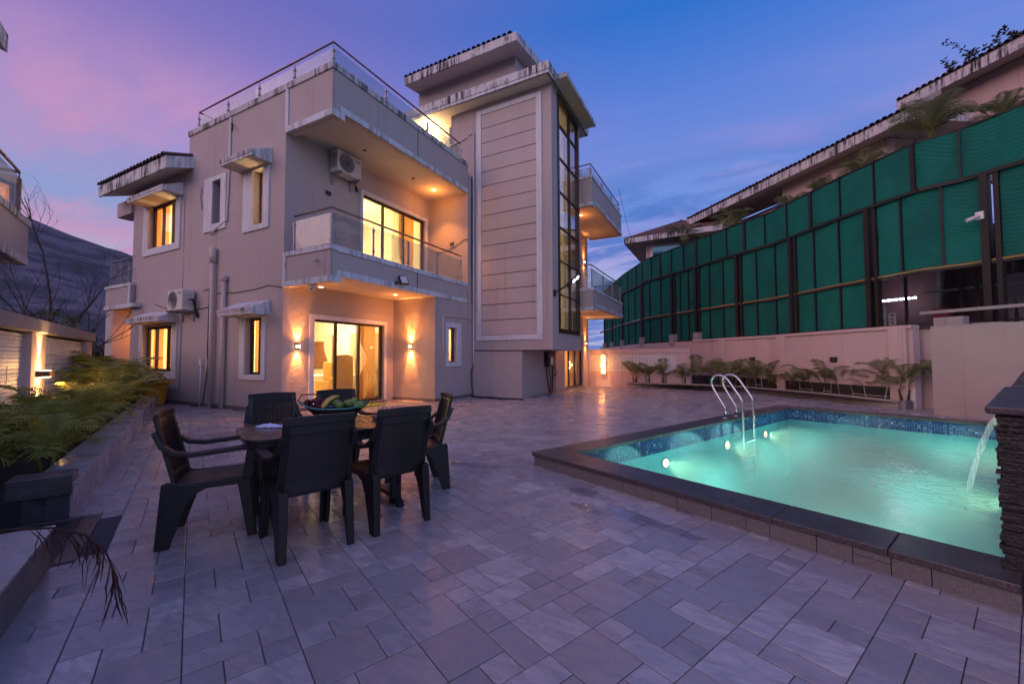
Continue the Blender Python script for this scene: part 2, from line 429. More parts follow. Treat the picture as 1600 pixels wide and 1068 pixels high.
def mosaic():
    m, t, out = mat('blue_glass_mosaic')
    uvn = t.new('ShaderNodeAttribute', attribute_name='muv').outputs['Vector']
    at = t.new('ShaderNodeAttribute', attribute_name='rnd').outputs['Fac']
    c = t.ramp(at, [(0, (.012, .035, .12)), (.3, (.02, .07, .20)), (.55, (.04, .13, .26)), (.75, (.10, .22, .34)), (.93, (.20, .30, .42)), (1, (.34, .42, .5))])
    pbr(t, out, c, .12, 0, None, .6); return m
M['mosaic'] = mosaic()
M['mgrout'] = simple('mosaic_grout', (.16, .20, .25), .7)
def basin():
    m, t, out = mat('pool_basin'); p = wpos(t)
    c = t.mix(t.noise(p, 2.5, 4), (.10, .58, .54), (.22, .74, .68)); pbr(t, out, c, .6); return m
M['basin'] = basin()
def water(name, tint, dens, rough=.03, bumps=.25, scale=5.0, vol=True):
    m, t, out = mat(name); p = wpos(t)
    h = t.math('ADD', t.noise(p, scale, 5, .6, .6), t.math('MULTIPLY', t.noise(p, scale*3.5, 4, .6, .4), .35))
    if vol:   # rings spreading from where the jet lands
        jp = (2.204, 5.978, -.09); dn = t.new('ShaderNodeVectorMath', operation='DISTANCE'); t.put(dn.inputs[0], p); dn.inputs[1].default_value = tuple(jp); dd = dn.outputs['Value']
        h = t.math('ADD', h, t.math('MULTIPLY', t.math('SINE', t.math('ADD', t.math('MULTIPLY', dd, 24), t.math('MULTIPLY', t.noise(p, 3, 5, .65, .5), 34))), t.sstep(dd, 1.7, .1, 0, .34)))
    nm = t.bump(h, bumps, .03)
    fr = t.new('ShaderNodeFresnel'); bf = t.new('ShaderNodeNewGeometry').outputs['Backfacing']; t.put(fr.inputs[0], t.math('ADD', 1.33, t.math('MULTIPLY', bf, 1/1.33-1.33))); t.put(fr.inputs[1], nm)
    tr = t.new('ShaderNodeBsdfTransparent'); t.put(tr.inputs[0], tint)
    gl = t.new('ShaderNodeBsdfGlossy'); gl.inputs['Roughness'].default_value = rough; t.put(gl.inputs['Normal'], nm)
    mx = t.new('ShaderNodeMixShader'); t.put(mx.inputs[0], fr.outputs[0])
    t.l.new(tr.outputs[0], mx.inputs[1]); t.l.new(gl.outputs[0], mx.inputs[2]); t.l.new(mx.outputs[0], out.inputs[0])
    if vol:
        vs = t.new('ShaderNodeVolumeScatter'); t.put(vs.inputs[0], (.22, .95, .90)); vs.inputs['Density'].default_value = dens; vs.inputs['Anisotropy'].default_value = .2
        t.l.new(vs.outputs[0], out.inputs[1])
    return m
M['water'] = water('pool_water', (.93, 1, .98), .55)
M['puddle'] = water('puddle_water', (.86, .86, .88), 0, .02, .12, 3, False)
def jetm():
    m, t, out = mat('falling_water'); p = t.new('ShaderNodeTexCoord').outputs['Object']
    s = t.noise(t.mapping(p, scale=(60, 60, 3)), 1, 3)
    tr = t.new('ShaderNodeBsdfTransparent'); df = t.new('ShaderNodeBsdfDiffuse'); t.put(df.inputs[0], (.85, .82, .75))
    tl = t.new('ShaderNodeBsdfTranslucent'); t.put(tl.inputs[0], (.85, .82, .75))
    a = t.new('ShaderNodeAddShader'); t.l.new(df.outputs[0], a.inputs[0]); t.l.new(tl.outputs[0], a.inputs[1])
    mx = t.new('ShaderNodeMixShader'); t.put(mx.inputs[0], t.sstep(s, .3, .7, .10, .42)); t.l.new(tr.outputs[0], mx.inputs[1]); t.l.new(a.outputs[0], mx.inputs[2])
    t.l.new(mx.outputs[0], out.inputs[0]); return m
M['jet'] = jetm()
def mesh_cloth():
    m, t, out = mat('green_shade_net'); p = wpos(t)
    oi = t.new('ShaderNodeObjectInfo').outputs['Random']
    c = t.mix(oi, (.010, .16, .125), (.016, .20, .155))
    big = t.noise(t.mapping(p, scale=(1, 1, .5)), 1.6, 5, .6)
    c = t.mix(t.math('MULTIPLY', t.sstep(big, .40, .66), .6), c, (.016, .10, .085))
    w = t.new('ShaderNodeTexWave', wave_type='BANDS', bands_direction='DIAGONAL'); t.put(w.inputs[0], p); w.inputs['Scale'].default_value = 7
    w2 = t.new('ShaderNodeTexWave', wave_type='BANDS', bands_direction='Z'); t.put(w2.inputs[0], p); w2.inputs['Scale'].default_value = 5
    hh = t.math('ADD', w.outputs['Fac'], t.math('MULTIPLY', t.noise(p, 2.2, 5, .6, 1.0), 7))
    b = pbr(t, out, c, .75, 0, t.bump(hh, .55, .014), .2)
    tl = t.new('ShaderNodeBsdfTranslucent'); t.put(tl.inputs[0], (.01, .22, .14))
    mx = t.new('ShaderNodeMixShader'); mx.inputs[0].default_value = .3
    t.l.new(b.outputs[0], mx.inputs[1]); t.l.new(tl.outputs[0], mx.inputs[2]); t.l.new(mx.outputs[0], out.inputs[0]); return m
M['net'] = mesh_cloth()
M['fpost'] = simple('rusty_black_steel', (.010, .007, .007), .6, nscale=5, var=.5)
M['fyel'] = simple('dull_yellow_pipe', (.26, .17, .05), .5)
M['plastic'] = simple('dark_resin', (.0085, .0062, .0062), .46, nscale=12, var=.2)
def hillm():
    m, t, out = mat('hazed_hillside'); p = wpos(t)
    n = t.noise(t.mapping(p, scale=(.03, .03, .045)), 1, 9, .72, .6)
    c = t.mix(t.sstep(n, .42, .6), (.035, .040, .050), (.15, .13, .155))  # bluish tint in the base colours stands in for distance haze
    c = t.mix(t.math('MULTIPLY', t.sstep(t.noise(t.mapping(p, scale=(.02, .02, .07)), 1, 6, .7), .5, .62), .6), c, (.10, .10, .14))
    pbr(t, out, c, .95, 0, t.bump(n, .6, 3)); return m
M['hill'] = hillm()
M['ground'] = simple('rough_ground', (.09, .08, .07), .95, nscale=.3, var=.4)

# ------------------------------------------------------------------ court frame: u along the pool's near edge, v along its long edge
TH = R(65.55); VX = V3((math.cos(TH), math.sin(TH), 0)); UX = V3((VX.y, -VX.x, 0)); O0 = V3((-2.09, 4.58, 0))
def P(u, v, z=0): return O0+UX*u+VX*v+V3((0, 0, z))
def UV(p): d = V3((p[0], p[1], 0))-O0; return d.dot(UX), d.dot(VX)
ZA = V3((0, 0, 1))
def ub(mb, u0, u1, v0, v1, z0, z1):
    """box aligned with the court frame"""
    return mb.obox(P((u0+u1)/2, (v0+v1)/2, (z0+z1)/2), UX*(u1-u0)/2, VX*(v1-v0)/2, ZA*(z1-z0)/2)

# ================================================================== SETTING
g = MB()
N = 48; RAD = [26, 60, 150, 400, 1200]
inner = [(-30, -14), (16, -14), (16, 27), (-30, 27)]
g.box(-1500, 1500, -1500, 1500, -1.62, -1.60)
struct(g.build('ground', M['ground']))
# hill range round the left and behind: ridge with real relief
hb = MB(); na, nr = 150, 26; A0, A1 = R(128), R(300)
for i in range(na):
    a = A0+(A1-A0)*i/(na-1); deg = math.degrees(a)
    ridge = 88+26*math.sin(a*2.3+.4)+12*noise.noise((a*5, 0, 3))
    ridge = {True: ridge}[True]
    if deg < 178: ridge = max(34, min(100, 76+(deg-160)*2.6))+3*noise.noise((a*9, 1, 0))
    for j in range(nr):
        s = j/(nr-1); d = 130+430*s
        h = ridge*1.18*(math.sin(min(1, s*1.02)*math.pi/2)**1.5)*(1 if s < .97 else .96)
        h += 9*noise.noise((math.cos(a)*d*.012, math.sin(a)*d*.012, 0))*s+5*noise.noise((math.cos(a)*d*.04, math.sin(a)*d*.04, 5))*s
        hb.v.append((math.cos(a)*d, math.sin(a)*d, h-1.4))
for i in range(na-1):
    for j in range(nr-1):
        o = i*nr+j; hb.f.append((o, o+nr, o+nr+1, o+1)); hb.sm.append(True); hb.mi.append(0); hb.rn.append(0)
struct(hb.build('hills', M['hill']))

# ---- paving: 3x3 unit modules of five stones, laid with turned repeats
UN = .1415; MU0 = -9.58*UN; MV0 = 8.94*UN      # module grid origin, measured from the world origin
def GP(a, b): return UX*a+VX*b                  # grid is measured from the world origin
def tile_mb(mb, a0, a1, b0, b1, z=0.0, gap=.0022, bev=.003, th=.02):
    a0 += gap; b0 += gap; a1 -= gap; b1 -= gap
    c = [(a0, b0), (a1, b0), (a1, b1), (a0, b1)]; ci = [(a0+bev, b0+bev), (a1-bev, b0+bev), (a1-bev, b1-bev), (a0+bev, b1-bev)]
    vs = [V3((x, y, z-th)) for x, y in c]+[V3((x, y, z-bev*.6)) for x, y in c]+[V3((x, y, z)) for x, y in ci]
    fs = [(8, 9, 10, 11)]+[(i, (i+1) % 4, 4+(i+1) % 4, 4+i) for i in range(4)]+[(4+i, 4+(i+1) % 4, 8+(i+1) % 4, 8+i) for i in range(4)]
    return vs, fs
PIECES = [(0, 2, 0, 2, 0), (2, 3, 0, 1, 1), (2, 3, 1, 2, 0), (0, 1, 2, 3, 0), (1, 3, 2, 3, 0)]   # in units: a0,a1,b0,b1, veined
def inpoly(x, y, poly):
    c = False; n = len(poly)
    for i in range(n):
        x1, y1 = poly[i]; x2, y2 = poly[(i+1) % n]
        if (y1 > y) != (y2 > y) and x < (x2-x1)*(y-y1)/(y2-y1)+x1: c = not c
    return c
def uvp(u, v): p = P(u, v); return (p.x, p.y)
POOL = [uvp(0.02, 0.02), uvp(9, 0.02), uvp(9, 7.73), uvp(0.02, 7.73)]
YARD = [uvp(-30, -5.5), uvp(9, -5.5), (9, 2), (8, 9), (5.2, 13.5), (3.4, 15.6), (1.4, 18.6), (-1, 19.6), (-5.7, 19.2), (-5.7, 11.9), (-7.5, 11.9), (-9.2, 11.6), (-9.2, 6.1), (-26, 6.1), (-26, 4)]
MANH = [uvp(-1.11, -5.4), uvp(-.02, -5.4), uvp(-.02, -3.86), uvp(-1.11, -3.86)]
PLA = [uvp(-1.11, -5.4), uvp(-30, -5.4), uvp(-30, -4.17), uvp(-1.11, -4.17)]
PLB = [uvp(-.03, -5.4), uvp(9, -5.4), uvp(9, -4.05), uvp(-.03, -4.05)]
bedm = MB()
pv = MB()
ctr = V3((0, 0, 0))
pave = MB(); pave.box(-27, 9, -3, 20, -.10, -.0215)
# bed with the pool hole cut out: strips around it
pave = MB()
def strip(u0, u1, v0, v1): ub(pave, u0, u1, v0, v1, -.30, -.0055)
strip(-30, 12, -9, 0.03); strip(-30, .03, 0.03, 7.7); strip(-30, 12, 7.7, 22)
pave_o = struct(pave.build('pavement', M['grout']))
mods = []
for i in range(-60, 40):
    for j in range(-30, 60):
        a = MU0+i*3*UN; b = MV0+j*3*UN; c = GP(a+1.5*UN, b+1.5*UN)
        if not inpoly(c.x, c.y, YARD) or inpoly(c.x, c.y, MANH): continue
        if inpoly(c.x, c.y, PLA) or inpoly(c.x, c.y, PLB): continue
        u, v = UV(c)
        if u > .12 and .12 < v < 7.62: continue
        dv = V3((c.x, c.y)); d = dv.length
        ang = math.degrees(math.atan2(c.y, c.x))-117.53
        if abs((ang+180) % 360-180) > 60: continue
        mods.append((d, i, j, a, b))
mods.sort()
base_me = []
for (a0, a1, b0, b1, fo) in PIECES:
    mb = MB(); ca, cb = (a0+a1)/2-1.5, (b0+b1)/2-1.5
    vs, fs = tile_mb(mb, (a0-(a0+a1)/2)*UN, (a1-(a0+a1)/2)*UN, (b0-(b0+b1)/2)*UN, (b1-(b0+b1)/2)*UN)
    mb.add(vs, fs); base_me.append((mb.mesh('paving_tile', M['tilef'] if fo else M['tile']), ca*UN, cb*UN, (a0-1.5, a1-1.5, b0-1.5, b1-1.5), fo))
GA = math.atan2(UX.y, UX.x)
stf = MB(); cnt = 0
rr = random.Random(11)
for (d, i, j, a, b) in mods:
    q = ((i//3+j//2) % 2) + (rr.randint(0, 3) if rr.random() < .25 else 0)
    q = q % 4
    if math.degrees(math.atan2(*(GP(a, b).yx))) > 132: q = (q+1) % 4
    cen = GP(a+1.5*UN, b+1.5*UN); ca_, sa_ = math.cos(q*math.pi/2), math.sin(q*math.pi/2)
    uu, vv = UV(cen)
    edge = (-.3 < uu and uu < .3 and -.3 < vv < 8) or (-.3 < vv < .3 and uu > -.3)
    for (me, la, lb, ext, fo) in base_me:
        x = la*ca_-lb*sa_; y = la*sa_+lb*ca_; c = cen+UX*x+VX*y
        zj = rr.uniform(-.0012, .0012)
        tu, tv = UV(c)
        if tu > .05 and .05 < tv < 7.68: continue
        if cnt < 300 and d < 4.6 and d > .4:
            o = inst(me, 'paving_tile', pave_o, loc=(c.x, c.y, zj), rot=(rr.uniform(-.002, .002), rr.uniform(-.002, .002), GA+q*math.pi/2)); cnt += 1
        else:
            w = (ext[1]-ext[0])*UN/2; h = (ext[3]-ext[2])*UN/2
            vs, fs = tile_mb(None, -w, w, -h, h, zj, bev=.004 if d < 9 else .005)
            if d > 9: fs = fs[:1]+fs[5:]
            X = UX*ca_+VX*sa_; Y = VX*ca_-UX*sa_
            stf.r = rr.random()*.98+.01; stf.m = fo
            stf.add([c+X*p.x+Y*p.y+ZA*p.z for p in vs], fs)
stf.build('paving_tile', [M['tile'], M['tilef']], pave_o, kind='stuff')

# ================================================================== POOL
pool = thing('swimming_pool', 'turquoise lit swimming pool with dark granite coping and blue mosaic band', 'pool', tuple(P(0, 0)))
ZC = .155; ZW = -.09; UR = 3.64; VF = 7.42
def coping_piece(mb, u0, u1, v0, v1): ub(mb, u0+.0015, u1-.0015, v0+.0015, v1-.0015, ZC-.045, ZC)
def run(a, b, n, rnd): return [a+(b-a)*k/n for k in range(n+1)]
cop = []
e = [-.02, .62, 1.28, 1.95, 2.6, 3.22, 3.72]
for k in range(len(e)-1):
    mb = MB(); coping_piece(mb, e[k], e[k+1], -.02, .37); mb.build('coping_slab', M['granite'], pool, bevel=.006)
e = [.37+(VF-.37)*k/11 for k in range(12)]
for k in range(11):
    mb = MB(); coping_piece(mb, -.02, .33, e[k], e[k+1]); mb.build('coping_slab', M['granite'], pool, bevel=.006)
e = [-.02+(3.9)*k/6 for k in range(7)]
for k in range(6):
    mb = MB(); coping_piece(mb, e[k], e[k+1], VF, 7.75); mb.build('coping_slab', M['granite'], pool, bevel=.006)
# curb facing tiles, outer faces
us = [0, .1, .36, .5, .78, .93, 1.3, 1.45, 1.62, 1.86, 2.16, 2.42, 2.58, 2.86, 3.05, 3.23, 3.40, 3.72]
for k in range(len(us)-1):
    a, b = us[k]+.002, us[k+1]-.002
    if k == 14:
        mb = MB(); ub(mb, a, b, 0, .02, .0, .06); mb.build('curb_tile', M['curbt'], pool, bevel=.002)
        mb = MB(); ub(mb, a, b, 0, .02, .064, .107); mb.build('curb_tile', M['curbt'], pool, bevel=.002); continue
    mb = MB(); ub(mb, a, b, 0, .02, .0, .107); mb.build('curb_tile', M['curbt'], pool, bevel=.002)
v = 0.02; k = 0
while v < 7.7:
    w = [.42, .28, .42, .14][k % 4]; mb = MB(); ub(mb, 0, .02, v+.002, min(v+w, 7.72)-.002, 0, .107)
    mb.build('curb_tile', M['curbt'], pool); v += w; k += 1
core = MB(); ub(core, .021, 3.72, .021, .335, -.3, .108); ub(core, .021, .295, .335, 7.7, -.3, .108); ub(core, .295, 3.9, VF+.03, 7.7, -.3, .108)
core.build('curb_core', M['grout'], pool)
# basin
UI, VI, VJ, DEP = .30, .34, VF+.02, -1.35
bs = MB()
def q4(mb, *pp): mb.add(pp, [(0, 1, 2, 3)])
q4(bs, P(UI, VI, DEP), P(UR, VI, DEP), P(UR, VJ, DEP), P(UI, VJ, DEP))
q4(bs, P(UI, VI, DEP), P(UI, VJ, DEP), P(UI, VJ, ZW+.0), P(UI, VI, ZW+.0))
q4(bs, P(UR, VJ, DEP), P(UR, VI, DEP), P(UR, VI, ZW), P(UR, VJ, ZW))
q4(bs, P(UI, VJ, DEP), P(UR, VJ, DEP), P(UR, VJ, ZW), P(UI, VJ, ZW))
q4(bs, P(UR, VI, DEP), P(UI, VI, DEP), P(UI, VI, ZW), P(UR, VI, ZW))
bs.build('basin', M['basin'], pool)
# mosaic band: real little tiles on a grout backing
def mosaic_band(p0, d, L, nrm):
    mb = MB(); s = .0375; n = int(L/s); rz = random.Random(5); rows = 6
    back = MB(); back.obox(p0+d*L/2+ZA*(ZW+(.12+.0)/1)*0+ZA*((ZW-.03+.11)/2)-nrm*.004, d*L/2, nrm*.002, ZA*.07+ZA*.0)
    pat = [[.1, .2, .3, .15, .8, .25, .1, .4], [.2, .75, .1, .3, .2, .1, .9, .2], [.1, .2, .15, .6, .97, .2, .3, .1], [.7, .1, .3, .2, .15, .5, .1, .85]]
    for i in range(n):
        for j in range(rows):
            c = p0+d*(i+.5)*s+ZA*(ZW+.018+j*s-.03)
            rv = pat[(j+(i//3)) % 4][(i+j*2) % 8]
            mb.r = min(.99, max(.02, rv*.55+.35*rz.random()**1.2+(.3 if rz.random() < .12 else 0)))
            h = s/2-.0022
            mb.obox(c, d*h, nrm*.0025, ZA*h)
    return mb, back
for (p0, d, L, nrm) in ((P(UI, VI), VX, VJ-VI, UX), (P(UI, VJ), UX, 3.9-UI, -VX), (P(UI, VI), UX, UR-UI, VX)):
    p0 = V3(p0)+nrm*.004; mb, back = mosaic_band(p0, d, L, nrm)
    mb.build('mosaic_tile', M['mosaic'], pool, kind='stuff'); back.build('mosaic_backing', M['mgrout'], pool)
w = MB(); ub(w, UI+.002, UR-.002, VI+.002, VJ-.002, DEP+.01, ZW)
ws = w.build('water', M['water']); ws['kind'] = 'structure'; ws['label'] = 'milky turquoise pool water with ripples'
LC = (1.0, .78, .42)
for (u, v, nu) in ((UI, 2.35, 1), (UI, 4.35, 1), (UI, 6.05, 1), (UR, 1.2, -1), (UR, 3.6, -1), (UR, 6.6, -1)):
    p = P(u, v, -.29); n = UX*nu
    mb = MB()
    ring = [(math.cos(2*math.pi*k/16), math.sin(2*math.pi*k/16)) for k in range(16)]
    mb.prism([p+n*.0+VX*c*.085+ZA*s*.085 for c, s in ring], n*.02)
    pl = thing('pool_light', 'round underwater lamp on the pool wall glowing warm', 'pool light', tuple(p))
    mb.build('bezel', M['steel'], pl); mb = MB(); mb.prism([p+n*.021+VX*c*.06+ZA*s*.06 for c, s in ring], n*.01); mb.build('lens', M['plens'], pl)
    lamp('SPOT', tuple(p+n*.06), 80, LC, pl, .06, aim=tuple(n+V3((0, 0, -.22))), spot=110, blend=1)
    lamp('POINT', tuple(p+n*.75-ZA*.18), 33, (.20, 1.0, .92), pl, .32)  # added green fill, set off the fixture to spread glow through the water
PLL = ['on the left wall nearest the front corner', 'on the left wall, middle of its three', 'on the left wall beyond the ladder', 'on the slate wall side nearest the front', 'beside the falling water jet', 'on the slate wall side nearest the back']
for o, l in zip([o for o in COL.objects if o.name.startswith('pool_light')], PLL):
    o['label'] = 'glowing warm underwater lamp '+l; o['group'] = 'underwater pool lamps'
# ladder
ld = thing('pool_ladder', 'curved stainless steel ladder standing on the pool coping', 'ladder', tuple(P(.17, 4.8, ZC)))
for v in (4.58, 5.03):
    pts = [P(u_, v, z_) for u_, z_ in ((.19, ZC), (.19, .30), (.185, .35), (.08, .53), (-.03, .72), (-.055, .80), (-.05, .87), (-.01, .925), (.06, .955), (.13, .955), (.20, .925), (.26, .87), (.36, .72), (.46, .57), (.49, .50), (.50, .40), (.50, -.05), (.50, -.9))]
    mb = MB(); mb.tube(pts, .021, 12); mb.build('handrail', M['steel'], ld)
    mb = MB(); mb.lathe([(.0, .0), (.05, .0), (.05, .006), (.026, .016), (.022, .02)], P(.19, v, ZC), 14); mb.build('flange', M['steel'], ld)
for z in (-.02-.22, -.5, -.78):
    mb = MB(); ub(mb, .47, .54, 4.6, 5.01, z-.012, z+.012); mb.build('step', M['steel'], ld)
# slate water feature
wf = thing('water_feature', 'dark stacked slate water wall with polished cap at the pool edge', 'water feature', tuple(P(4.2, .2)))
mb = MB(); ub(mb, 3.69, 6.2, .19, 7.6, -1.4, .98); mb.build('core', M['slate'], wf)
mb = MB(); rz = random.Random(3); z = 0.005
while z < .965:
    h = rz.choice((.012, .016, .02, .024)); u = 3.655+rz.uniform(-.010, .018)
    while u < 5.6:
        L = rz.uniform(.12, .5); ub(mb, u, min(u+L-.003, 5.8), .165+rz.uniform(-.014, .016), .2, z+.0012, min(z+h, .975)-.0012); u += L
    v = .17+rz.uniform(0, .1)
    while v < 7.4:
        L = rz.uniform(.15, .6); ub(mb, 3.66+rz.uniform(-.012, .012), 3.70, v, v+L-.004, z+.0012-(.2 if z < .02 else 0), min(z+h, .975)-.0012); v += L
    z += h
mb.build('slate_strip', M['slate'], wf, kind='stuff')
mb = MB(); ub(mb, 3.618, 6.2, .12, 2.36, .985, 1.03); mb.build('cap', M['slatecap'], wf, bevel=.012)
for k, (a, b, z0, z1) in enumerate(((3.71, 2.37, 1.0, 1.045), (3.74, 3.1, 1.03, 1.085), (3.78, 3.9, 1.07, 1.15))):
    mb = MB(); ub(mb, a-.05, 6.2, b, 7.5, z0-.02, z1); mb.build('cap', M['slatecap'], wf, bevel=.01)
for (u0, v0, z0, u1, z1, r0, lab) in ((3.65, 3.05, .76, 3.33, ZW, .026, 'arching water jet pouring into the pool in front of the pale wall'), (3.65, 5.6, .62, 3.52, ZW, .03, 'short water jet hugging the slate wall farther back')):
    pts = []; rs = []
    for k in range(12):
        s = k/11; pts.append(P(u0+(u1-u0)*s**.8, v0, z0+(z1-z0)*s**1.7)); rs.append(r0*(1-.25*s)+.004*math.sin(k*2.1))
    mb = MB(); mb.tube(pts, rs, 12, cap=False); o = mb.build('water_jet', M['jet'], None); tag(o, lab, 'water jet', 'jets from the slate wall')

fm = MB(); rz = random.Random(21)
for k in range(150):
    if k < 110: a = rz.uniform(0, 2*math.pi); r_ = abs(rz.gauss(.35, .38)); u, v = 3.0+math.cos(a)*r_*.8-.1, 2.9+math.sin(a)*r_*1.5
    else: u, v = rz.uniform(.8, 3.5), rz.uniform(.8, 5.5)
    if not (.36 < u < 3.58 and .45 < v < 7.2): continue
    L, w_ = rz.uniform(.008, .045), rz.uniform(.003, .010); th_ = rz.uniform(0, 3.14); ring = []
    for q in range(7):
        a = 2*math.pi*q/7; f = rz.uniform(.6, 1.2); x, y = L*f*math.cos(a), w_*f*math.sin(a); ring.append(P(u+x*math.cos(th_)-y*math.sin(th_), v+x*math.sin(th_)+y*math.cos(th_), ZW+.003))
    fm.add(ring, [tuple(range(7))])
fo_ = fm.build('foam', simple('water_foam', (.72, .76, .74), .3), ws, kind='stuff')
# ---- puddles on the paving
def puddle(cx, cy, rx, ry, rot, seed, lab):
    mb = MB(); n = 40; pts = []
    for k in range(n):
        a = 2*math.pi*k/n; f = 1+.55*noise.noise((math.cos(a)*1.6+seed, math.sin(a)*1.6, seed))+.22*noise.noise((math.cos(a)*5, math.sin(a)*5+seed, 1))
        x, y = rx*f*math.cos(a), ry*f*math.sin(a); c, s = math.cos(rot), math.sin(rot)
        pts.append((cx+x*c-y*s, cy+x*s+y*c, .0042))
    mb.add([(cx, cy, .0042)]+pts, [(0, 1+k, 1+(k+1) % n) for k in range(n)])
    o = mb.build('puddle', M['puddle']); o['kind'] = 'structure'
puddle(-1.25, 3.87, .17, .10, R(-24), 1, ''); puddle(-1.06, 3.46, .22, .07, R(-24), 2.5, '')
puddle(-.72, 3.48, .28, .09, R(-30), 4.2, ''); puddle(-.35, 3.32, .25, .06, R(-20), 6.1, ''); puddle(-2.75, 4.25, .34, .10, R(10), 8.3, '')

# ================================================================== VILLA
XW, XB, XT, YF, YT = -9.33, -7.68, -4.72, 6.08, 11.80
villa = thing('villa', 'three storey beige plaster villa with lit windows, glass railed balconies and grooved stair tower', 'villa', (XW, YF, 0))
def wallmb(axis, c, a0, a1, z0, z1, holes=(), th=.22, sgn=1):
    """wall slab whose outer face lies at axis=c and faces -axis (sgn=1: body extends to +)"""
    mb = MB(); As = sorted({a0, a1, *[h[0] for h in holes], *[h[1] for h in holes]}); Zs = sorted({z0, z1, *[h[2] for h in holes], *[h[3] for h in holes]})
    for i in range(len(As)-1):
        zz = None
        for j in range(len(Zs)-1):
            am, zm = (As[i]+As[i+1])/2, (Zs[j]+Zs[j+1])/2
            if not (a0 < am < a1 and z0 < zm < z1): continue
            if any(h[0] < am < h[1] and h[2] < zm < h[3] for h in holes): continue
            c0, c1 = (c, c+th*sgn) if sgn > 0 else (c+th*sgn, c)
            if axis == 'y': mb.box(As[i], As[i+1], c0, c1, Zs[j], Zs[j+1])
            else: mb.box(c0, c1, As[i], As[i+1], Zs[j], Zs[j+1])
    return mb
def VP(mb, name, m, parent=villa, **kw): return mb.build(name, m, parent, **kw)
HF = [(-16.40, -14.50, .92, 2.31), (-10.82, -10.12, .90, 2.33), (-16.24, -14.48, 4.77, 6.17), (-12.49, -12.08, 5.0, 6.2), (-10.60, -10.16, 4.68, 6.09)]
VP(wallmb('y', YF, -17.3, -13.85, 0, 6.98, HF), 'wall', M['wall'])
VP(wallmb('y', YF, -13.85, XW+.0, 0, 7.84, HF), 'wall', M['wall'])
HW = [(6.91, 9.33, .04, 2.31)]
VP(wallmb('x', XW, 6.30, 9.75, 0, 3.14, HW, sgn=-1), 'wall', M['rough'])
VP(wallmb('x', XW, 6.30, 11.5, 3.14, 6.9, [(8.46, 11.25, 3.42, 6.12)], sgn=-1), 'wall', M['wall'])
VP(wallmb('y', 9.75, XW-.22, XB, 0, 3.14), 'wall', M['rough'])
VP(wallmb('x', XB, 9.97, 11.8, 0, 3.14, [(10.40, 10.84, 1.17, 2.26)], sgn=-1), 'wall', M['wall'])
VP(wallmb('y', 11.5, XW-.22, XB, 3.14, 7.6), 'wall', M['wall'])
mb = MB(); mb.box(-17.3, -17.1, 6.3, 17, 0, 6.98); mb.box(-13.9, -13.7, 6.3, 17, 6.8, 7.84); mb.box(-17.3, -5.9, 17, 17.2, 0, 7.4); VP(mb, 'wall', M['wall'])
mb = MB(); mb.box(-13.8, -7.7, 6.3, 17, 6.92, 7.02); mb.box(-17.1, -9.55, 6.3, 17, 3.0, 3.2); VP(mb, 'floor_slab', M['conc'])
# skirting at the foot of the wall
mb = MB(); mb.box(XW+.001, XW+.018, 6.1, 6.75, 0, .09); mb.box(XW, XB, 9.732, 9.749, 0, .09); mb.box(XB+.001, XB+.016, 9.76, 11.79, 0, .09); mb.box(-17.3, XW, YF-.016, YF-.001, 0, .09); VP(mb, 'skirting', M['curbt'])
# --- tower
def HX(o): return o
VP(wallmb('y', YT, -8.6, XT, 7.6, 10.02), 'wall', M['wall'])
VP(wallmb('y', YT, XB, XT, 1.55, 7.6), 'wall', M['wall'])
VP(wallmb('y', YT+.012, XB, -5.8, 0, 1.549), 'wall', M['wall'])
VP(wallmb('x', XT, YT+.22, 14.6, 1.55, 10.02, [(12.30, 14.42, 2.1, 9.98)], sgn=-1), 'wall', M['wall'])
VP(wallmb('x', -5.8, YT+.23, 14.5, 0, 1.6, sgn=-1), 'wall', M['wall'])
mb = MB(); mb.box(-7.6, XT-.225, YT+.22, 14.6, 1.55, 1.7); mb.box(XT-.22, XT-.001, YT+.225, 14.6, 1.553, 1.56); VP(mb, 'soffit', M['soffit'])
mb = MB(); mb.box(-8.6, -4.95, 14.4, 14.6, 1.7, 10.0); VP(mb, 'wall', M['wall']); mb = MB(); mb.box(-8.6, -8.4, 12.02, 14.4, 7.0, 10.0); VP(mb, 'wall', M['wall'])
# panel with grooves
fr = MB(); fr.box(-7.5, -7.31, YT-.045, YT, 1.88, 9.84); fr.box(-5.24, -5.05, YT-.045, YT, 1.88, 9.84); fr.box(-7.31, -5.24, YT-.045, YT, 9.68, 9.84); fr.box(-7.31, -5.24, YT-.045, YT, 1.88, 2.05)
VP(fr, 'panel_border', M['surround'], bevel=.006)
gz = [2.05, 2.56, 3.08, 3.58, 4.09, 4.59, 5.1, 5.61, 6.15, 6.65, 7.16, 7.66, 8.18, 8.67, 9.18, 9.68]
for k in range(15):
    mb = MB(); z0, z1 = gz[k]+.012, gz[k+1]-.012
    mb.box(-7.305, -5.245, YT-.022, YT-.001, z0, z1); VP(mb, 'wall_panel', M['panelw'])
mb = MB(); mb.box(-7.31, -5.24, YT-.003, YT-.0015, 2.05, 9.68); VP(mb, 'groove_backing', M['black'])
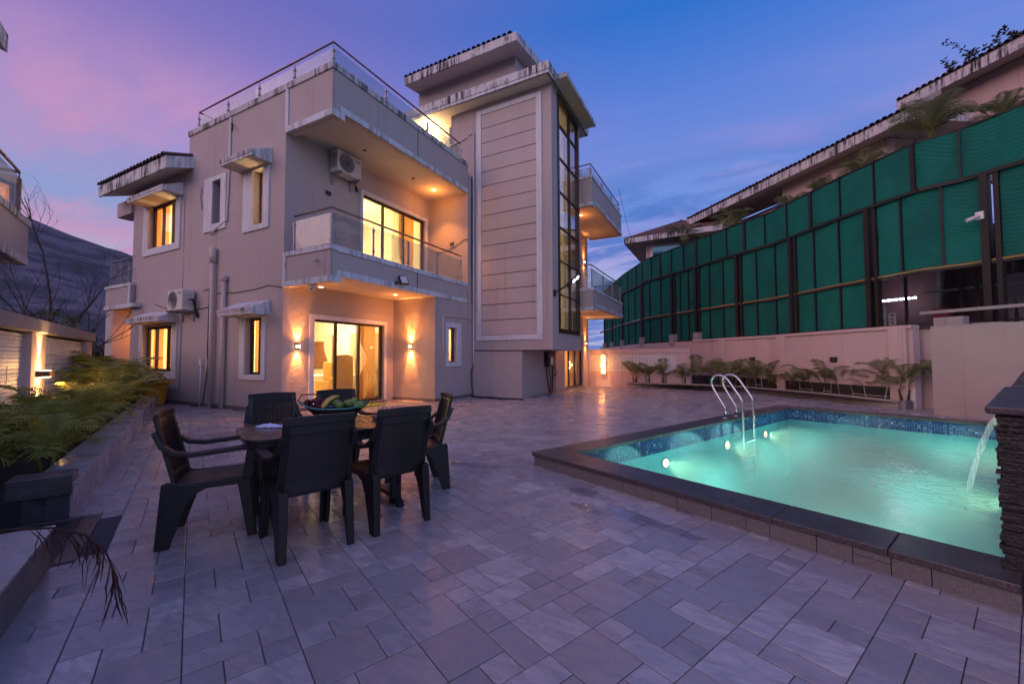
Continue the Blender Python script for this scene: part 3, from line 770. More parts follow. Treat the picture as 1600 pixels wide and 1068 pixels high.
# curtain window on the tower
cw = MB(); y0, y1, z0, z1 = 12.30, 14.42, 2.1, 9.98
cw.box(XT-.12, XT+.035, y0, y0+.12, z0, z1); cw.box(XT-.12, XT+.035, y1-.10, y1, z0, z1); cw.box(XT-.12, XT+.035, y0+.12, y1-.1, z0, z0+.14); cw.box(XT-.12, XT+.035, y0+.12, y1-.1, z1-.1, z1)
cwo = VP(cw, 'window_frame', M['brown'], label='tall dark brown curtain window frame')
ym = 13.50; zt = [2.24, 3.36, 4.48, 5.6, 6.78, 7.93, 9.03, 9.88]
mb = MB(); mb.box(XT-.09, XT+.02, ym-.02, ym+.02, z0+.14, z1-.1); VP(mb, 'mullion', M['brown'], cwo)
for k in range(1, 7):
    mb = MB(); mb.box(XT-.08, XT+.012, y0+.12, ym-.02, zt[k]-.014, zt[k]+.014); mb.box(XT-.08, XT+.012, ym+.02, y1-.1, zt[k]-.014, zt[k]+.014); VP(mb, 'transom', M['brown'], cwo)
rz = random.Random(4)
for k in range(7):
    for a, b in ((y0+.12, ym-.02), (ym+.02, y1-.1)):
        j = rz.uniform(-.004, .004); mb = MB(); mb.add([(XT-.03+j, a, zt[k]+.02), (XT-.03-j, b, zt[k]+.02), (XT-.03-j, b, zt[k+1]-.02), (XT-.03+j, a, zt[k+1]-.02)], [(0, 1, 2, 3)]); VP(mb, 'pane', M['glassb'], cwo)
# --- balcony 1 (first floor) and the terrace parapet above
def parapet(zb, zt_, tk, ya, yb, matw):
    mb = MB(); mb.box(XW, XB-.0, YF, YF+.14, zb+.0, zt_-.1)             # side facing the court
    VP(mb, 'parapet', matw)
    mb = MB(); mb.box(XB-.14, XB, YF+.14, 6.25, zb, zt_-.1); mb.box(XB-.14, XB, 6.25, yb, zb+.13, zt_-.1); VP(mb, 'parapet', matw)
parapet(3.02, 3.83, .1, 6.08, 11.46, M['wall'])
mb = MB(); mb.box(XW-.005, XB+.03, YF-.03, YF+.16, 3.72, 3.83); mb.box(XB-.16, XB+.03, YF+.16, 11.43, 3.70, 3.83); VP(mb, 'coping', M['trim'], bevel=.006)
mb = MB(); mb.box(XW+.0, XW+.11, YF-.03, YF, 3.13, 3.72); mb.box(XW, XB+.03, YF-.03, YF+.02, 3.00, 3.13)
mb.box(XB, XB+.03, YF+.02, 6.36, 3.00, 3.13); mb.box(XB, XB+.03, 6.24, 6.36, 3.13, 3.28); mb.box(XB, XB+.03, 6.36, 11.43, 3.14, 3.28); VP(mb, 'band', M['trim'], bevel=.004)
mb = MB(); mb.box(XW, XB-.141, YF+.141, 11.5, 3.14, 3.30); mb.box(XW, XB-.141, YF+.141, 6.30, 3.02, 3.139); mb.box(XB-.14, XB, 6.25, 11.49, 3.141, 3.149); VP(mb, 'balcony_slab', M['soffit'])
# terrace
mb = MB(); mb.box(-9.33, XB, YF, YF+.15, 6.77, 7.82); VP(mb, 'parapet', M['wall'])
mb = MB(); mb.box(XB-.15, XB, YF+.15, 6.28, 6.77, 7.82); mb.box(XB-.15, XB, 6.28, 11.52, 6.90, 7.82); VP(mb, 'parapet', M['wall'])
mb = MB(); mb.box(-13.88, XB+.035, YF-.035, YF+.17, 7.82, 7.975); mb.box(XB-.17, XB+.035, YF+.17, 11.49, 7.82, 7.975); mb.box(-13.88, -13.66, YF+.17, 16.9, 7.84, 7.975); VP(mb, 'coping', M['coping'], bevel=.01)
mb = MB(); mb.box(XW+.0, XW+.11, YF-.03, YF, 6.90, 7.82); mb.box(XW, XB+.03, YF-.03, YF+.02, 6.75, 6.90); mb.box(XB, XB+.03, YF+.02, 6.40, 6.75, 6.90); mb.box(XB, XB+.03, 6.28, 6.40, 6.90, 7.05); mb.box(XB, XB+.03, 6.40, 11.48, 6.91, 7.05); VP(mb, 'band', M['trim'], bevel=.004)
mb = MB(); mb.box(XW, XB-.151, YF+.151, 11.5, 6.90, 7.0); mb.box(XW, XB-.151, YF+.151, 6.32, 6.77, 6.899); mb.box(XB-.15, XB, 6.3, 11.49, 6.901, 6.909); VP(mb, 'terrace_slab', M['soffit'])
mb = MB()
for y in (7.75, 9.7): mb.lathe([(0, 0), (.05, 0), (.045, .012)], (-8.5, y, 6.888), 12)
VP(mb, 'ceiling_spot_cover', M['black'])
mb = MB(); mb.box(XB-.001, XB+.003, 8.93, 8.955, 7.05, 7.82); mb.box(XB-.001, XB+.003, 8.94, 8.962, 3.28, 3.7); VP(mb, 'expansion_joint', M['black'])

# --- railings: posts, glass, handrail
def railing(pts, zb, zt_, name='railing', hasglass=True, mat_rail='rail'):
    """pts: list of (x,y,corner?) posts along the run"""
    r = VP(MB().tube([(x, y, zt_) for x, y in pts], .024, 10), 'handrail', M[mat_rail])
    for (x, y) in pts:
        mb = MB(); mb.box(x-.02, x+.02, y-.02, y+.02, zb, zt_-.14); mb.tube([(x, y, zt_-.14), (x, y, zt_)], .007, 6)
        mb.lathe([(.045, 0), (.045, .01), (.0, .012)], (x, y, zb), 10)
        for dz in (.12, zt_-zb-.22): mb.box(x-.032, x+.032, y-.032, y+.032, zb+dz, zb+dz+.035)
        VP(mb, 'post', M['grey'], r)
    for k in range(len(pts)-1):
        a, b = V3((*pts[k], 0)), V3((*pts[k+1], 0)); d = (b-a); L = d.length
        if L < .3: continue
        d.normalize(); n = V3((-d.y, d.x, 0)); mb = MB()
        mb.obox((a+b)/2+ZA*((zb+zt_-.07)/2), d*(L/2-.05), n*.005, ZA*((zt_-.13-zb-.04)/2)); VP(mb, 'glass_panel', M['glassr'], r)
    return r
railing([(-13.48, 8.0), (-13.48, 6.14), (-11.98, 6.14), (-10.55, 6.14), (-9.13, 6.14), (-7.75, 6.14), (-7.75, 7.76), (-7.75, 9.45), (-7.75, 11.16)], 7.975, 8.49)
railing([(-9.05, 6.15), (-7.75, 6.15), (-7.75, 7.38), (-7.75, 8.65), (-7.75, 9.91), (-7.75, 11.2)], 3.83, 4.69)
railing([(-5.6, 14.6), (-4.27, 14.5), (-4.27, 16.1), (-4.27, 17.6), (-4.27, 19.1), (-5.5, 19.1)], 3.83, 4.69)
railing([(-5.6, 14.6), (-4.27, 14.5), (-4.27, 16.1), (-4.27, 17.6), (-4.27, 19.1), (-5.5, 19.1)], 7.98, 8.45)
# --- right balconies behind the tower
for zb, zt_ in ((3.02, 3.83), (6.87, 7.98)):
    mb = MB(); mb.box(-5.7, -4.2, 14.42, 14.56, zb, zt_-.1); mb.box(-4.34, -4.2, 14.56, 19.2, zb+.10, zt_-.1); mb.box(-5.7, -4.34, 19.06, 19.2, zb+.1, zt_-.1); VP(mb, 'parapet', M['wall'])
    mb = MB(); mb.box(-5.7, -4.17, 14.39, 14.58, zt_-.1, zt_); mb.box(-4.36, -4.17, 14.58, 19.22, zt_-.1, zt_); mb.box(-5.7, -4.36, 19.05, 19.22, zt_-.1, zt_)
    mb.box(-5.7, -4.17, 14.39, 14.44, zb-.01, zb+.12); mb.box(-4.2, -4.17, 14.44, 14.8, zb-.01, zb+.12); mb.box(-4.2, -4.17, 14.8, 19.22, zb+.13, zb+.26); VP(mb, 'coping', M['trim'], bevel=.005)
    mb = MB(); mb.box(-5.7, -4.341, 14.561, 19.05, zb+.12, zb+.24); VP(mb, 'balcony_slab', M['soffit'])
# --- right wing
VP(wallmb('x', -5.7, 14.5, 18.72, 0, 7.6, [(15.43, 17.80, .05, 2.35), (15.4, 17.5, 3.5, 5.9)], sgn=-1), 'wall', M['rough'])
mb = MB(); mb.box(-7.6, -5.92, 18.5, 18.72, 0, 7.6); VP(mb, 'wall', M['wall']); mb = MB(); mb.box(-8.4, -5.92, 14.6, 18.5, 6.95, 7.05); VP(mb, 'wall', M['wall'])
# --- top roof slab, tank room, canopy slab
mb = MB(); mb.box(-10.9, -4.62, 11.32, 15.4, 10.02, 10.17); VP(mb, 'roof_slab', M['soffit'])
mb = MB(); mb.box(-10.94, -4.58, 11.28, 11.32, 10.12, 10.38); mb.box(-4.62, -4.58, 11.32, 15.4, 10.12, 10.38); mb.box(-10.94, -10.9, 11.32, 15.4, 10.12, 10.38); mb.box(-10.9, -4.62, 11.32, 15.4, 10.17, 10.3)
VP(mb, 'roof_fascia', M['fascia'], bevel=.008)
mb = MB(); mb.box(-10.92, -4.60, 11.30, 11.36, 10.02, 10.118); mb.box(-4.66, -4.60, 11.36, 15.4, 10.02, 10.118); VP(mb, 'roof_lip', M['trim'])
mb = MB(); mb.box(XT+.0, -4.2, 11.77, 14.9, 10.03, 10.13); VP(mb, 'canopy_slab', M['soffit'])
mb = MB(); mb.box(XT+.0, -4.17, 11.74, 11.77, 10.02, 10.17); mb.box(-4.2, -4.17, 11.77, 14.92, 10.02, 10.17); mb.box(-4.7, -4.2, 11.77, 14.9, 10.131, 10.165); VP(mb, 'canopy_edge', M['coping'])
# lit terrace room behind
VP(wallmb('y', 12.15, -12.2, -8.4, 7.02, 10.02), 'wall', M['soffit'])
mb = MB(); mb.box(-8.66, -8.60, YT-.03, YT, 8.1, 9.6); VP(mb, 'corner_trim', M['trim'])
VP(wallmb('y', 12.8, -10.95, -6.5, 10.3, 12.2), 'wall', M['wall'])
mb = MB(); mb.box(-6.72, -6.5, 13.02, 16, 10.3, 12.2); VP(mb, 'wall', M['wall']); mb = MB(); mb.box(-10.95, -10.73, 13.02, 16, 10.3, 12.2); VP(mb, 'wall', M['wall'])
def slope_slab(x0, x1, y0, y1, z, th, s, m, name):
    mb = MB(); mb.prism([(x0, y0, z), (x0, y1, z+(y1-y0)*s), (x0, y1, z+th+(y1-y0)*s), (x0, y0, z+th)], (x1-x0, 0, 0)); return VP(mb, name, m)
slope_slab(-10.97, -6.10, 12.06, 14.2, 12.08, .18, .16, M['soffit'], 'roof_slab')
slope_slab(-11.02, -6.06, 12.01, 12.06, 12.07, .30, .0, M['fascia'], 'roof_fascia')
slope_slab(-6.10, -6.05, 12.06, 14.25, 12.08, .30, .16, M['fascia'], 'roof_fascia')
slope_slab(-11.02, -10.97, 12.06, 14.25, 12.08, .30, .16, M['fascia'], 'roof_fascia')
def tile_rows(x0, x1, y0, z0, s, L, rows, step=.21, m='rooft', parent=villa, axis=None):
    """rows of half round clay tiles: every tile its own piece"""
    mb = MB(); n = 6; sl = V3((0, 1, s)).normalized(); tl = L/rows
    pts = []
    for i, d in ((0, 0), (1, tl*1.06)):
        for k in range(n+1):
            a = math.pi*k/n; r = .085 if i == 0 else .078
            pts.append(V3((math.cos(a)*r, d, math.sin(a)*r*1.05+(0 if i else .012)+d*s)))
    fs = [(k, k+1, n+2+k, n+1+k) for k in range(n)]
    ins = [V3((p.x*.82, p.y, p.z*.82)) for p in pts[:n+1]]
    mb.add(pts+ins, fs+[(k, 2*n+2+k, 2*n+3+k, k+1) for k in range(n)], True)
    me = mb.mesh('roof_tile', M[m])
    inv = WM(parent).inverted()
    for i in range(int((x1-x0)/step)+1):
        for j in range(rows):
            jx, jz = random.uniform(-.008, .008), random.uniform(-.004, .008)
            o = inst(me, 'roof_tile', parent); o.matrix_basis = inv @ Matrix.Translation((x0+i*step+jx, y0+j*tl, z0+j*tl*s+jz)) @ Matrix.Rotation(random.uniform(-.03, .03), 4, 'Z')
tile_rows(-10.93, -6.12, 11.99, 12.37, .16, 2.2, 3)
mb = MB(); mb.prism([(-10.97, 12.06, 12.36), (-10.97, 14.2, 12.36+.35), (-10.97, 14.2, 12.26+.35), (-10.97, 12.06, 12.26)], (4.87, 0, 0)); VP(mb, 'roof_deck', M['rooft'])
# --- lean-to roof on the left
slope_slab(-17.95, -13.62, 5.46, 9.0, 6.60, .16, .38, M['soffit'], 'roof_slab')
slope_slab(-18.0, -13.57, 5.41, 5.46, 6.58, .34, .0, M['fascia'], 'roof_fascia')
slope_slab(-13.62, -13.57, 5.46, 9.0, 6.60, .33, .38, M['trim'], 'roof_fascia')
tile_rows(-17.9, -13.62, 5.36, 6.93, .38, 1.9, 2)
mb = MB(); mb.prism([(-17.95, 5.46, 6.90), (-17.95, 9.0, 6.90+1.345), (-17.95, 9.0, 6.8+1.345), (-17.95, 5.46, 6.8)], (4.33, 0, 0)); VP(mb, 'roof_deck', M['rooft'])
mb = MB(); mb.box(-18.35, -17.3, 6.0, 6.4, 6.12, 6.60); VP(mb, 'beam', M['wall'])
# --- left porch balcony with its column
mb = MB(); mb.box(-18.9, -17.02, 5.95, 6.07, 3.10, 3.68); VP(mb, 'parapet', M['wall'])
mb = MB(); mb.box(-18.93, -16.98, 5.92, 6.075, 3.68, 3.78); mb.box(-17.14, -17.0, 5.92, 5.95, 3.10, 3.68); mb.box(-18.93, -16.55, 5.92, 6.075, 2.97, 3.10); VP(mb, 'band', M['trim'], bevel=.004)
mb = MB(); mb.box(-18.9, -17.31, 6.08, 9.5, 3.0, 3.12); VP(mb, 'balcony_slab', M['soffit'])
mb = MB(); mb.box(-18.85, -18.3, 5.96, 6.75, 0, 2.97); VP(mb, 'column', M['soffit'])
railing([(-18.7, 6.02), (-17.9, 6.02), (-17.35, 6.02)], 3.78, 4.62)
# --- windows
def window(ax, c, a0, a1, z0, z1, muls=(), dep=.12, sgn=1, border=None, lit=True, out='surround', door=False, fw=.055):
    """frame with panes set back in a hole; sgn: +1 body toward +axis. border=(l,r,b,t) widths of the white surround"""
    def bx(mb, a, b, d0, d1, e, f):
        d0, d1 = c+sgn*d0, c+sgn*d1
        if d0 > d1: d0, d1 = d1, d0
        return mb.box(a, b, d0, d1, e, f) if ax == 'y' else mb.box(d0, d1, a, b, e, f)
    mb = MB(); D0, D1 = dep, dep+.06
    bx(mb, a0, a0+fw, D0, D1, z0, z1); bx(mb, a1-fw, a1, D0, D1, z0, z1); bx(mb, a0+fw, a1-fw, D0, D1, z1-fw, z1); bx(mb, a0+fw, a1-fw, D0, D1, z0, z0+fw)
    f = VP(mb, 'door_frame' if door else 'window_frame', M['brown'])
    cuts = [a0+fw]+list(muls)+[a1-fw]
    for m_ in muls:
        mb = MB(); bx(mb, m_-.035, m_+.035, D0-.005, D1, z0+fw, z1-fw); VP(mb, 'mullion', M['brown'], f)
    for k in range(len(cuts)-1):
        mb = MB(); bx(mb, cuts[k]+(.035 if k else 0), cuts[k+1]-(.035 if k < len(cuts)-2 else 0), D0+.025, D0+.031, z0+fw, z1-fw); VP(mb, 'pane', M['glass'], f)
    if border:
        l, r, b, t_ = border; mb = MB(); p = -.04
        bx(mb, a0-l, a0, p, 0, z0-b, z1+t_); bx(mb, a1, a1+r, p, 0, z0-b, z1+t_)
        if b > 0: bx(mb, a0, a1, p, 0, z0-b, z0)
        if t_ > 0: bx(mb, a0, a1, p, 0, z1, z1+t_)
        VP(mb, 'surround', M[out], f, bevel=.005)
    return f
window('y', YF, -16.40, -14.50, .92, 2.31, (-15.83, -15.10), border=(.18, .27, .21, .06), fw=.08)
window('y', YF, -10.82, -10.12, .90, 2.33, (-10.42,), border=(.22, .16, .13, .03), fw=.06)
window('y', YF, -16.24, -14.48, 4.77, 6.17, (-15.62, -15.02), border=(.3, .26, .21, .05), fw=.08)
window('y', YF, -12.49, -12.08, 5.0, 6.2, (), border=(.42, .26, .19, .13), fw=.05, dep=.16)
window('y', YF, -10.60, -10.16, 4.68, 6.09, (), border=(.42, .24, .14, .03), fw=.05, dep=.16)
window('x', XW, 6.91, 9.33, .04, 2.31, (7.64, 8.43), sgn=-1, border=(.13, .10, 0, .12), dep=.06, door=True, fw=.06)
window('x', XW, 8.46, 11.25, 3.42, 6.12, (9.33, 10.24), sgn=-1, border=(.10, .12, 0, .12), dep=.06, door=True, fw=.07)
window('x', XB, 10.40, 10.84, 1.17, 2.26, (), sgn=-1, border=(.13, .24, .14, .16), dep=.10, fw=.045)
window('x', -5.7, 15.43, 17.80, .05, 2.35, (16.15, 16.95), sgn=-1, border=(.12, .12, 0, .1), dep=.05, door=True, fw=.06)
window('x', -5.7, 15.4, 17.5, 3.5, 5.9, (16.1, 16.8), sgn=-1, dep=.05, door=True, fw=.06)
# window canopies: sloped concrete hoods
def canopy(x0, x1, zw, zt_, yo):
    mb = MB()
    mb.prism([(x1, YF, zw), (x1, yo, zw), (x1, yo, zw+.13), (x1, YF, zt_+.12)], (x0-x1, 0, 0))
    o = VP(mb, 'window_hood', M['trim'], bevel=.008)
    mb = MB(); mb.box(x0+.05, x1-.05, yo+.04, YF, zw-.006, zw-.001); VP(mb, 'hood_soffit', M['soffit'], o)
    mb = MB(); mb.box(x0-.01, x1+.01, yo-.012, yo-.001, zw+.065, zw+.155); VP(mb, 'hood_rim', M['coping'], o)
canopy(-16.35, -14.22, 2.38, 2.62, 5.60); canopy(-11.25, -9.83, 2.36, 2.62, 5.62); canopy(-16.4, -14.12, 6.14, 6.42, 5.58); canopy(-11.2, -9.86, 6.14, 6.42, 5.58)

# --- rooms behind the glass
def room(x0, x1, y0, y1, z0, z1, m='cream', opens=()):
    mb = MB(); e = .06
    mb.add([(x0, y0, z0), (x1, y0, z0), (x1, y1, z0), (x0, y1, z0), (x0, y0, z1), (x1, y0, z1), (x1, y1, z1), (x0, y1, z1)],
           [f for nme, f in (('b', (0, 1, 2, 3)), ('t', (4, 7, 6, 5)), ('y0', (0, 4, 5, 1)), ('x1', (1, 5, 6, 2)), ('y1', (2, 6, 7, 3)), ('x0', (3, 7, 4, 0))) if nme not in opens])
    return VP(mb, 'room_lining', M[m])
def drape(ax, c, a0, a1, z0, z1, folds, m='drape', tie=None, amp=.035):
    """curtain sheet with sine folds, optionally gathered at height tie=(z, frac)"""
    mb = MB(); n = max(12, int(folds*6)); zs = [z0+(z1-z0)*k/10 for k in range(11)]; vs = []
    for z in zs:
        g = 1.0
        if tie: g = 1-(1-tie[1])*math.exp(-((z-tie[0])/.28)**2)
        for i in range(n+1):
            s = i/n; a = (a0+(a1-a0)*s*g) if tie is None or tie[2] > 0 else (a1-(a1-a0)*(1-s)*g)
            w = amp*math.sin(s*folds*2*math.pi); vs.append((a, c+w, z) if ax == 'y' else (c+w, a, z))
    mb.add(vs, [(j*(n+1)+i, j*(n+1)+i+1, (j+1)*(n+1)+i+1, (j+1)*(n+1)+i) for j in range(10) for i in range(n)], True)
    return VP(mb, 'curtain', M[m])
room(-17.0, -13.4, 6.32, 9.6, .02, 2.9, opens=('y0',)); drape('y', 6.40, -16.5, -15.85, .3, 2.6, 5); drape('y', 6.40, -15.55, -14.9, .3, 2.6, 6, tie=(1.5, .45, 1)); drape('y', 6.46, -14.9, -14.3, .3, 2.6, 5, 'sheer'); drape('y', 6.52, -15.5, -14.5, .3, 2.6, 7, 'sheer')
room(-17.0, -13.0, 6.32, 9.6, 3.4, 6.5, opens=('y0',)); drape('y', 6.40, -16.5, -15.7, 4.2, 6.4, 6, 'drape'); drape('y', 6.40, -15.5, -14.95, 4.2, 6.4, 5, 'drape', tie=(4.9, .35, -1)); mb = MB(); mb.box(-15.5, -14.0, 8.8, 8.86, 4.9, 6.3); VP(mb, 'white_blind', M['white'])
room(-12.7, -11.3, 6.32, 8.0, 4.2, 6.5, 'grey', opens=('y0',))
room(-11.1, XW-.24, 6.32, 8.2, 3.4, 6.6, opens=('y0',))
room(-13.2, XW-.25, 8.25, 11.4, 3.34, 6.7, opens=('x1',)); drape('x', XW-.45, 8.25, 8.6, 3.4, 6.5, 3, 'drape'); drape('x', XW-.42, 10.4, 11.15, 3.4, 6.5, 7, 'drape', tie=(4.3, .5, -1)); drape('x', XW-.5, 10.15, 10.7, 3.4, 6.5, 4, 'sheer')
mb = MB(); mb.box(-13.1, -13.0, 8.9, 9.8, 3.36, 5.0); VP(mb, 'inner_door', M['wood'])
mb = MB(); mb.box(-11.2, -11.1, 9.55, 9.75, 6.0, 6.3); VP(mb, 'wall_unit', M['white'])
# living room
room(-14.6, XW-.24, 6.32, 10.6, .03, 2.95, opens=('x1', 'y0'))
mb = MB(); mb.box(-14.6, -11.0, 6.31, 6.318, .03, 2.95); mb.box(-10.0, XW-.24, 6.31, 6.318, .03, 2.95); VP(mb, 'room_lining', M['cream'])
for (a, b) in ((-14.25, -13.3), (-11.85, -11.2)):
    mb = MB(); mb.box(a, b, 10.52, 10.58, .95, 1.95); VP(mb, 'back_window', M['wood'])
    drape('y', 10.44, a-.25, a+.2, .3, 2.2, 4, 'sheer', tie=(1.2, .5, 1)); drape('y', 10.44, b-.2, b+.25, .3, 2.2, 4, 'sheer', tie=(1.2, .5, -1))
mb = MB(); mb.box(-14.5, -9.6, 6.33, 10.55, 2.7, 2.76); mb.m = 0; VP(mb, 'ceiling_tray', M['cream'])
drape('x', XW-.34, 8.72, 9.32, .06, 2.5, 7, 'drape', tie=(1.3, .5, -1)); drape('x', XW-.40, 8.6, 8.85, .06, 2.5, 3, 'sheer'); drape('x', XW-.36, 6.88, 6.97, .06, 2.5, 2, 'sheer'); drape('y', 6.40, -10.95, -10.55, .3, 2.6, 4); drape('y', 6.40, -10.5, -10.1, .3, 2.6, 4, 'drape', tie=(1.4, .5, -1))
# wing chair seen from behind
M['chairc'] = simple('golden_upholstery', (.80, .52, .16), .8)
wc = thing('wing_chair', 'golden upholstered wing chair just inside the glass patio door', 'armchair', (-10.2, 8.4, .03))
mb = MB(); prof = [(8.02, .05), (8.02, .75), (8.13, .8), (8.13, 1.30), (8.20, 1.40), (8.55, 1.42), (8.76, 1.36), (8.78, .05)]
mb.prism([(-10.1, y, z) for y, z in prof], (.12, 0, 0)); mb.build('backrest', M['chairc'], wc, bevel=.03)
mb = MB(); mb.box(-10.75, -10.1, 8.02, 8.14, .05, .66); mb.box(-10.75, -10.1, 8.66, 8.78, .05, .66); mb.box(-10.5, -10.1, 8.10, 8.16, .66, 1.2); mb.build('armrest', M['chairc'], wc, bevel=.03)
mb = MB(); mb.box(-10.78, -10.1, 8.145, 8.655, .2, .48); mb.build('seat', M['chairc'], wc, bevel=.04)
for (x, y, lab) in ((-11.6, 8.6, 'left'), (-10.6, 9.5, 'right')):
    tb = thing('dining_table', 'round table under a long white cloth inside, on the %s behind the wing chair' % lab, 'table', (x, y, .03), group='clothed tables in the lit room')
    mb = MB(); vs = []; n = 40
    for (r, z) in ((0.01, .78), (.55, .78), (.57, .74), (.62, .05)):
        for k in range(n):
            a = 2*math.pi*k/n; f = 1+(.05*math.sin(a*9) if z < .5 else 0); vs.append((x+r*f*math.cos(a), y+r*f*math.sin(a), z))
    mb.add(vs, [(i*n+k, i*n+(k+1) % n, (i+1)*n+(k+1) % n, (i+1)*n+k) for i in range(3) for k in range(n)], True); mb.build('tablecloth', M['white'], tb)
dch = thing('dining_chair', 'white covered dining chair behind the right clothed table inside', 'chair', (-10.95, 10.1, .03))
mb = MB(); mb.box(-11.2, -10.76, 9.95, 10.35, .03, .5); mb.build('seat', M['white'], dch, bevel=.02); mb = MB(); mb.box(-11.2, -10.76, 10.35, 10.41, .5, 1.05); mb.build('backrest', M['white'], dch, bevel=.02)
# kitchen slot, tower stair, right room
room(-9.2, XB-.24, 9.98, 11.4, .5, 2.9, opens=('x1',)); mb = MB(); mb.box(-8.1, -8.06, 10.4, 10.75, 1.1, 2.3); VP(mb, 'inner_door', M['white'])
room(-7.5, XT-.24, 12.03, 14.38, 1.72, 10.0, opens=('x1',)); 
for k in range(5): drape('x', XT-.55, 12.35, 14.4, 2.1+1.55*k, 2.1+1.55*(k+1)-.05, 7, 'sheer', amp=.02)
room(-8.2, -5.94, 14.7, 18.4, .03, 2.8, opens=('x1',)); drape('x', -6.1, 16.2, 17.7, .1, 2.6, 10); mb = MB(); mb.box(-8.1, -8.0, 15.1, 16.1, .05, 2.2); VP(mb, 'inner_door', M['wood'])
room(-8.2, -5.94, 14.7, 18.4, 3.3, 6.5, opens=('x1',))
WR = (1, .70, .34); WY = (1, .80, .47)
for (p, e, c) in (((-15.3, 8.2, 1.8), 420, WR), ((-15.3, 8.0, 5.2), 420, WR), ((-10.4, 7.5, 5.2), 190, WR), ((-11.6, 9.7, 5.2), 420, WY),
                  ((-12.3, 9.0, 2.2), 420, WY), ((-10.9, 7.6, 2.3), 110, WY), ((-8.6, 10.7, 2.0), 60, WR), ((-6.9, 13.2, 3.3), 40, (1, .84, .58)), ((-6.9, 13.2, 6.0), 34, (1, .84, .58)), ((-6.9, 13.2, 8.9), 40, (1, .84, .58)), ((-7.4, 16.6, 1.6), 160, WR), ((-7, 16.2, 4.9), 60, WR)):
    lamp('POINT', p, e, c, villa, .15)

# ================================================================== THINGS ON THE VILLA
LO = (1.0, .31, .055)
def sconce(p, n, lab, e=26, body=(.055, .075), tex=True):
    """up and down wall light; n = outward normal"""
    p = V3(p); n = V3(n); s = n.cross(ZA); w, h = body
    t_ = thing('wall_light', lab, 'wall light', tuple(p), group='up and down wall lights')
    mb = MB(); mb.obox(p+n*.05, s*w, n*.045, ZA*.012); mb.obox(p+n*.008, s*w, n*.008, ZA*h); mb.build('casing', M['black'], t_, bevel=.003)
    for sg in (1, -1):
        mb = MB(); mb.obox(p+n*.05+ZA*sg*.02, s*w*.7, n*.03, ZA*.007); mb.build('lamp_lens', M['lampb'], t_)
        lamp('SPOT', tuple(p+n*.08+ZA*sg*.05), e*2.3, (1, .35, .08), t_, .015, aim=(-n.x*.25, -n.y*.25, sg), spot=52, blend=.7)
        lamp('SPOT', tuple(p+n*.10+ZA*sg*.05), e*.65, LO, t_, .05, aim=(n.x*.25, n.y*.25, sg), spot=150, blend=1)
    return t_
sconce((XW, 6.46, 1.60), (1, 0, 0), 'glowing wall light left of the patio door on rough plaster', 70)
sconce((-8.60, 9.75, 1.66), (0, -1, 0), 'glowing wall light on the orange lit wall right of the patio door', 130)
sconce((-5.7, 18.2, 1.95), (1, 0, 0), 'glowing wall light beside the far ground floor glass door', 42)
sconce((-5.7, 18.1, 5.69), (1, 0, 0), 'glowing wall light above the far first floor balcony', 40)
def downlight(p, e, lab, spot=120, col=LO):
    t_ = thing('ceiling_light', lab, 'ceiling light', p, group='round lights under the balconies')
    mb = MB(); mb.lathe([(0, -.004), (.05, -.004), (.055, 0)], p, 14); mb.build('diffuser', M['lampw'], t_)
    lamp('SPOT', (p[0], p[1], p[2]-.03), e, col, t_, .05, aim=(0, 0, -1), spot=spot, blend=.6)
    lamp('POINT', (p[0], p[1], p[2]-.30), e*.09, col, t_, .08)
downlight((-8.6, 6.55, 3.015), 20, 'recessed light at the balcony corner over the patio', 130)
downlight((-8.45, 8.9, 3.135), 62, 'recessed light over the right end of the patio', 140)
downlight((-8.5, 10.7, 6.885), 260, 'recessed light in the ceiling over the first floor balcony', 95)
downlight((-5.0, 15.4, 3.13), 110, 'recessed light under the far lower balcony', 140)
downlight((-5.0, 15.6, 6.98), 130, 'recessed light under the far upper balcony', 140)
downlight((-17.85, 7.3, 2.99), 190, 'light in the left porch ceiling', 150)
tl_ = thing('terrace_light', 'bare bright bulb glowing on the roof terrace wall', 'wall light', (-9.72, 12.1, 9.8))
mb = MB(); mb.lathe([(0, -.09), (.06, -.06), (.09, 0), (.06, .06), (0, .09)], (-9.72, 12.02, 9.86), 14); mb.build('bulb', M['lampb'], tl_)
lamp('POINT', (-9.72, 11.86, 9.80), 150, (1, .66, .30), tl_, .09)

